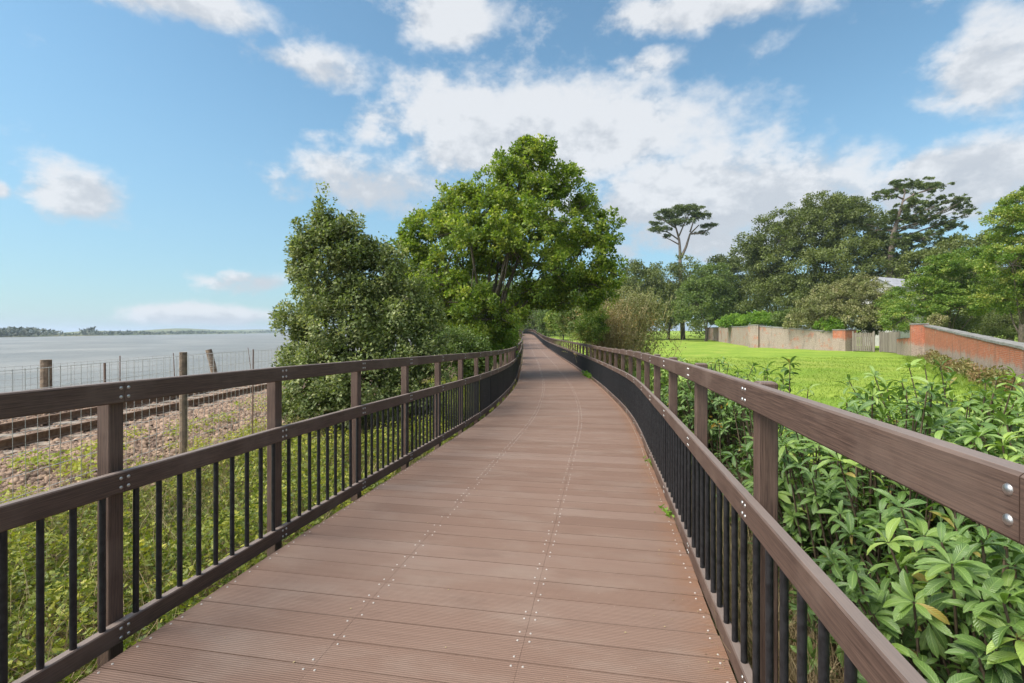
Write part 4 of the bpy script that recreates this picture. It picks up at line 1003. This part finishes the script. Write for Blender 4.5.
# ------------------------------------------------------------------ laurel shrubs on the right
def laurel(label, cx_, cy_, rad, top, nshoot, seed, leaf=.125, rb=.5, low=.15, name='laurel_shrub'):
    rg = np.random.default_rng(seed); gb = g1(cx_, cy_); b = np.array((cx_, cy_, gb)); root = empty(name, b, label, 'shrub', None)
    P = []; D = []; N = []; Sc = []; Rn = []; mb = MB()
    for i in range(nshoot):
        a = rg.uniform(0, 2*math.pi); rr_ = rad*rg.random()**.5; 
        hmax = top*(1-.25*(rr_/rad)**2.2)*rg.uniform(.86,1.03); h = hmax*(low+(1-low)*rg.random()**.55)
        tip = b+np.array((math.cos(a)*rr_, math.sin(a)*rr_, 0)); tip[2] = gb+h
        # keep clear of the railing
        lim = float(rx_(tip[1]))+(.22 if h > 1.15 else .45)
        if tip[0] < lim: tip[0] = lim+rg.uniform(0, .35)
        s0 = b+np.array((math.cos(a)*rr_*.35, math.sin(a)*rr_*.35, 0)); s0[0] = max(s0[0], float(rx_(s0[1]))+.12)
        m_ = s0*.5+tip*.5+np.array((rg.normal(0,.05), rg.normal(0,.05), h*.12)); mb.tube([s0, m_, tip], [.010,.007,.004], 5, False)
        ax = unit(tip-m_+rg.normal(0, .12, 3)); u = unit(np.cross(ax, rg.normal(size=3))); v = np.cross(ax, u)
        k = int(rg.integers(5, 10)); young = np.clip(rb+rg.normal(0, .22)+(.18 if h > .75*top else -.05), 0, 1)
        tiers = int(rg.integers(1, 3)) + (1 if rg.random() < .3 else 0)
        for tt in range(tiers):
            c = tip-ax*(.06*tt)
            for j in range(k if tt == 0 else max(5, k-3)):
                th = 2*math.pi*(j*.382+tt*.2)+rg.normal(0,.12); el_ = rg.uniform(-.35,.95)-.25*tt; rdir = u*math.cos(th)+v*math.sin(th)
                dd = unit(rdir*math.cos(el_)+ax*math.sin(el_)+np.array((0,0,-.12))+rg.normal(0,.16,3)); nn_ = unit(ax*math.cos(el_)-rdir*math.sin(el_)+rg.normal(0,.12,3))
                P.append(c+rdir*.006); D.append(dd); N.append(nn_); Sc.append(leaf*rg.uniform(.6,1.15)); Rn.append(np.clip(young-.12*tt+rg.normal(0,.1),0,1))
        # odd leaves down the stem
        for q in range(rg.integers(5, 13)):
            t = rg.uniform(.45,.97); c = (1-t)**2*s0+2*t*(1-t)*m_+t*t*tip; dd = unit(rg.normal(size=3)*[1,1,.4]+[0,0,.15])
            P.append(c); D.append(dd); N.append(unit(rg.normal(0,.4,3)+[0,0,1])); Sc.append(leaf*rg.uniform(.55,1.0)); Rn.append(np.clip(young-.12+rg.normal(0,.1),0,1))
    P = np.array(P); D = np.array(D); N = np.array(N); Sc = np.array(Sc)
    lim = rx_(P[:, 1])+.06; tipx = P[:, 0]+np.minimum(D[:, 0], 0)*Sc; bad = tipx < lim; P[bad, 0] += (lim-tipx)[bad]
    Rn = np.clip(np.array(Rn), 0, .95); Rn[rg.random(len(Rn)) < .014] = 1.0
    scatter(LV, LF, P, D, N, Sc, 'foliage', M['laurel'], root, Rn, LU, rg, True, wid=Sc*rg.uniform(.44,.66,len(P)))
    mb.build('stems', M['stem'], root, True)
laurel('large glossy laurel shrub filling the lower right corner beside the railing', 1.95, 1.75, .74, 1.80, 380, 201, .10, .42)
laurel('laurel shrub spilling off the right edge with pale new leaves', 3.05, 2.4, .85, 2.12, 330, 202, .105, .5)
laurel('laurel shrub in the middle of the row, just behind the thick top rail', 2.25, 3.1, .72, 2.08, 290, 203, .105, .45)
laurel('laurel shrub furthest back against the meadow grass', 3.7, 4.1, 1.1, 2.08, 340, 204, .11, .5)
laurel('narrow laurel shoots standing against the meadow beside the third post', 2.5, 4.6, .5, 2.05, 80, 205, .11, .45)
laurel('small-leaved green shrub beside the meadow railing, nearer of two', 2.85, 6.8, .85, 2.02, 380, 207, .10, .5, name='small_leaved_shrub')
laurel('small-leaved green shrub beside the meadow railing, farther of two', 3.25, 9.4, 1.0, 2.05, 380, 208, .11, .5, name='small_leaved_shrub')
laurel('laurel shrub far right between meadow and brick wall', 5.6, 5.0, 1.1, 1.80, 220, 209, .12, .6)
# rusty leaves sprig behind the railing
def rusty():
    rg = np.random.default_rng(120); c = at(719, 420, 4.6); m = 9; b = np.array((c[0], 4.6, g1(c[0], 4.6))); root = empty('fern_clump', b, 'small clump of orange-brown dead fern behind the railing', 'fern')
    P = c+rg.normal(0, 1, (m, 3))*[.05,.05,.09]; scatter(L_SM[0], L_SM[1], P, unit(rg.normal(0,.6,(m,3))+[0,0,.5]), rg.normal(size=(m,3)), .04, 'fronds', M['ochre'], root)
    mb = MB(); mb.tube([b, (b+c)/2+[.03,0,0], c], [.006,.005,.003], 5); mb.build('stem', M['stem'], root)
rusty()
# tufts growing through the gap by the right kerb
def tuft(x_s, label, n, h, seed, sp=.11):
    rg = np.random.default_rng(seed); x, y, z, tx, ty = course(x_s, HW-.02); b = np.array((float(x), float(y), float(z)-.03)); root = empty('weed_tuft', b, label, 'weed')
    P = b+rg.normal(0, 1, (n, 3))*[.035,sp,0]
    scatter(L_SP[0], L_SP[1], P+np.array((0,0,1))*rg.uniform(0,h*.7,n)[:, None], unit(rg.normal(0,.6,(n,3))+[-.1,0,.9]), rg.normal(size=(n,3)), h*.35*rg.uniform(.5,1.2,n), 'leaves', M['bright'], root, rg.random(n)*.6)
def s_at(px, py):
    S = np.linspace(4, 90, 9000); X, Y, Z, _, _ = course(S, HW-.02); yy_ = HY+(EYE-Z)/Y*F; return float(S[np.argmin(np.abs(yy_-py)+(Y < 1)*999)])
tuft(s_at(0, 516), 'small green weed tuft at the right edge of the deck, nearest', 34, .10, 301)
tuft(s_at(0, 462), 'tiny weed tuft at the right deck edge, second from the camera', 26, .09, 302)
tuft(s_at(0, 377), 'leafy weed clump growing over the distant right deck edge', 110, .30, 303, .55)

# crumbs of leaf and grit gathered along the deck edges
def litter():
    rg = np.random.default_rng(140); n = 420; S = 4.5+rg.random(n)**1.7*16
    L = np.where(rg.random(n) < .62, HW-.03-rg.random(n)**2*.35, rg.uniform(-HW+.03, HW-.03, n))
    P = np.array([[float(v) for v in course(a, b)[:3]] for a, b in zip(S, L)]); P[:, 2] += .004
    o = scatter(L_SM[0], L_SM[1], P, unit(rg.normal(size=(n,3))*[1,1,.08]), unit(rg.normal(0,.15,(n,3))+[0,0,1]), rg.uniform(.005,.017,n), 'leaf_litter', M['straw'], None, rg.random(n))
    tag(o, 'crumbs of dead leaf and grit scattered on the deck boards', 'litter', kind='stuff')
litter()

# ------------------------------------------------------------------ far shore across the water
def far_shore():
    rg = np.random.default_rng(130); n = 90
    px = np.linspace(-420, 620, n); f = np.clip((px+20)/320, -.6, 1.6)
    off = np.interp(px, [-420, 0, 120, 280, 620], [9, 5.3, 3.4, 1.15, .9]); drop = EYE+3.3
    Y = drop*F/off; X = (px-CX)/F*Y
    rows = []
    for k, (b, hgt) in enumerate(((0, -.6), (.02, 1.2), (.12, 3.0), (.45, 9), (.9, 18), (1.3, -3))):
        hh = hgt*(Y/900)*.75*(.75+.35*np.sin(px*.021+k)+.2*np.sin(px*.07+2*k)) if k > 1 and k < 5 else hgt*np.ones(n)
        rows.append(np.stack([X*(1+b), Y*(1+b), -3.3+hh], 1))
    V = np.concatenate(rows); Fc = [(k*n+i, k*n+i+1, (k+1)*n+i+1, (k+1)*n+i) for k in range(5) for i in range(n-1)]
    o = link('far_shore', rawmesh('far_shore', V, Fc, True), M['farland']); o['kind'] = 'structure'
    # wooded edge
    m = 30000; t = rg.random(m); P0 = np.interp(t*(n-1), np.arange(n), px); offm = np.interp(P0, px, off); Yb = drop*F/offm*(1.01+rg.random(m)**2*.3); Xb = (P0-CX)/F*Yb
    den = .5+.5*np.sin(P0*.055+1)*np.sin(P0*.017+.4); big = np.where((P0 > -60) & (P0 < 62), 1.0, .42)+np.where((P0 > 80) & (P0 < 96), .75, 0)
    hh = (6+7*den)*big*(Yb/700)**.8
    P = np.stack([Xb, Yb, -3.0+rg.random(m)*hh], 1); k = rg.random(m) < (.25+.75*den)*np.clip(big+.1,0,1); P = P[k]; hh = hh[k]; m = len(P)
    q = scatter(L_SP[0], L_SP[1], P, unit(rg.normal(size=(m,3))*[1,1,.4]), unit(rg.normal(0,.5,(m,3))+[0,-.3,.8]), 2.2*(P[:, 1]/600)**.7*rg.uniform(.6,1.3,m), 'far_woods', M['farwood'], None)
    tag(q, 'thin line of wooded hedges along the far shore across the water', 'woods', kind='stuff')
far_shore()

# ------------------------------------------------------------------ air
def haze():
    m = bpy.data.materials.new('haze'); m.use_nodes = True; t = NT(m.node_tree); out = t.n('ShaderNodeOutputMaterial')
    v = t.n('ShaderNodeVolumePrincipled'); v.inputs['Color'].default_value = (.70,.82,.97,1); v.inputs['Density'].default_value = .00021; v.inputs['Anisotropy'].default_value = .2
    t.l(v.outputs[0], out.inputs['Volume'])
    mb = MB(); mb.box((0, 5000, 25), (19500, 12000, 66)); o = mb.build('haze', m); bmh = bmesh.new(); bmh.from_mesh(o.data); bmesh.ops.recalc_face_normals(bmh, faces=bmh.faces); bmh.to_mesh(o.data); bmh.free(); o['kind'] = 'stuff'; tag(o, 'thin pale haze fading the far shore', 'haze')
haze()

# repeats of one kind share a group phrase
GR = {'laurel_shrub': 'laurel shrubs beside the right railing', 'small_leaved_shrub': 'small-leaved shrubs beside the right railing', 'bush': 'bushes along the path and walls',
      'dark_tree': 'dark trees of the wood beyond the meadow', 'leafy_tree': 'light green trees behind the brick wall', 'brick_pillar': 'brick pillars of the garden wall',
      'wooden_gate': 'leaves of the board gate', 'rendered_wall': 'stretches of rendered garden wall', 'railing': 'railings of the boardwalk', 'wire_fence': 'wire fences along the railway',
      'thicket': 'ochre thickets beside the right railing', 'hedge': 'hedges over the pale wall', 'weed_tuft': 'weed tufts at the deck edge', 'tree': 'trees behind the big oak'}
for o in list(C.objects):
    if o.parent is None and 'label' in o and 'kind' not in o:
        k = o.name.split('.')[0]
        if k in GR and 'group' not in o: o['group'] = GR[k]
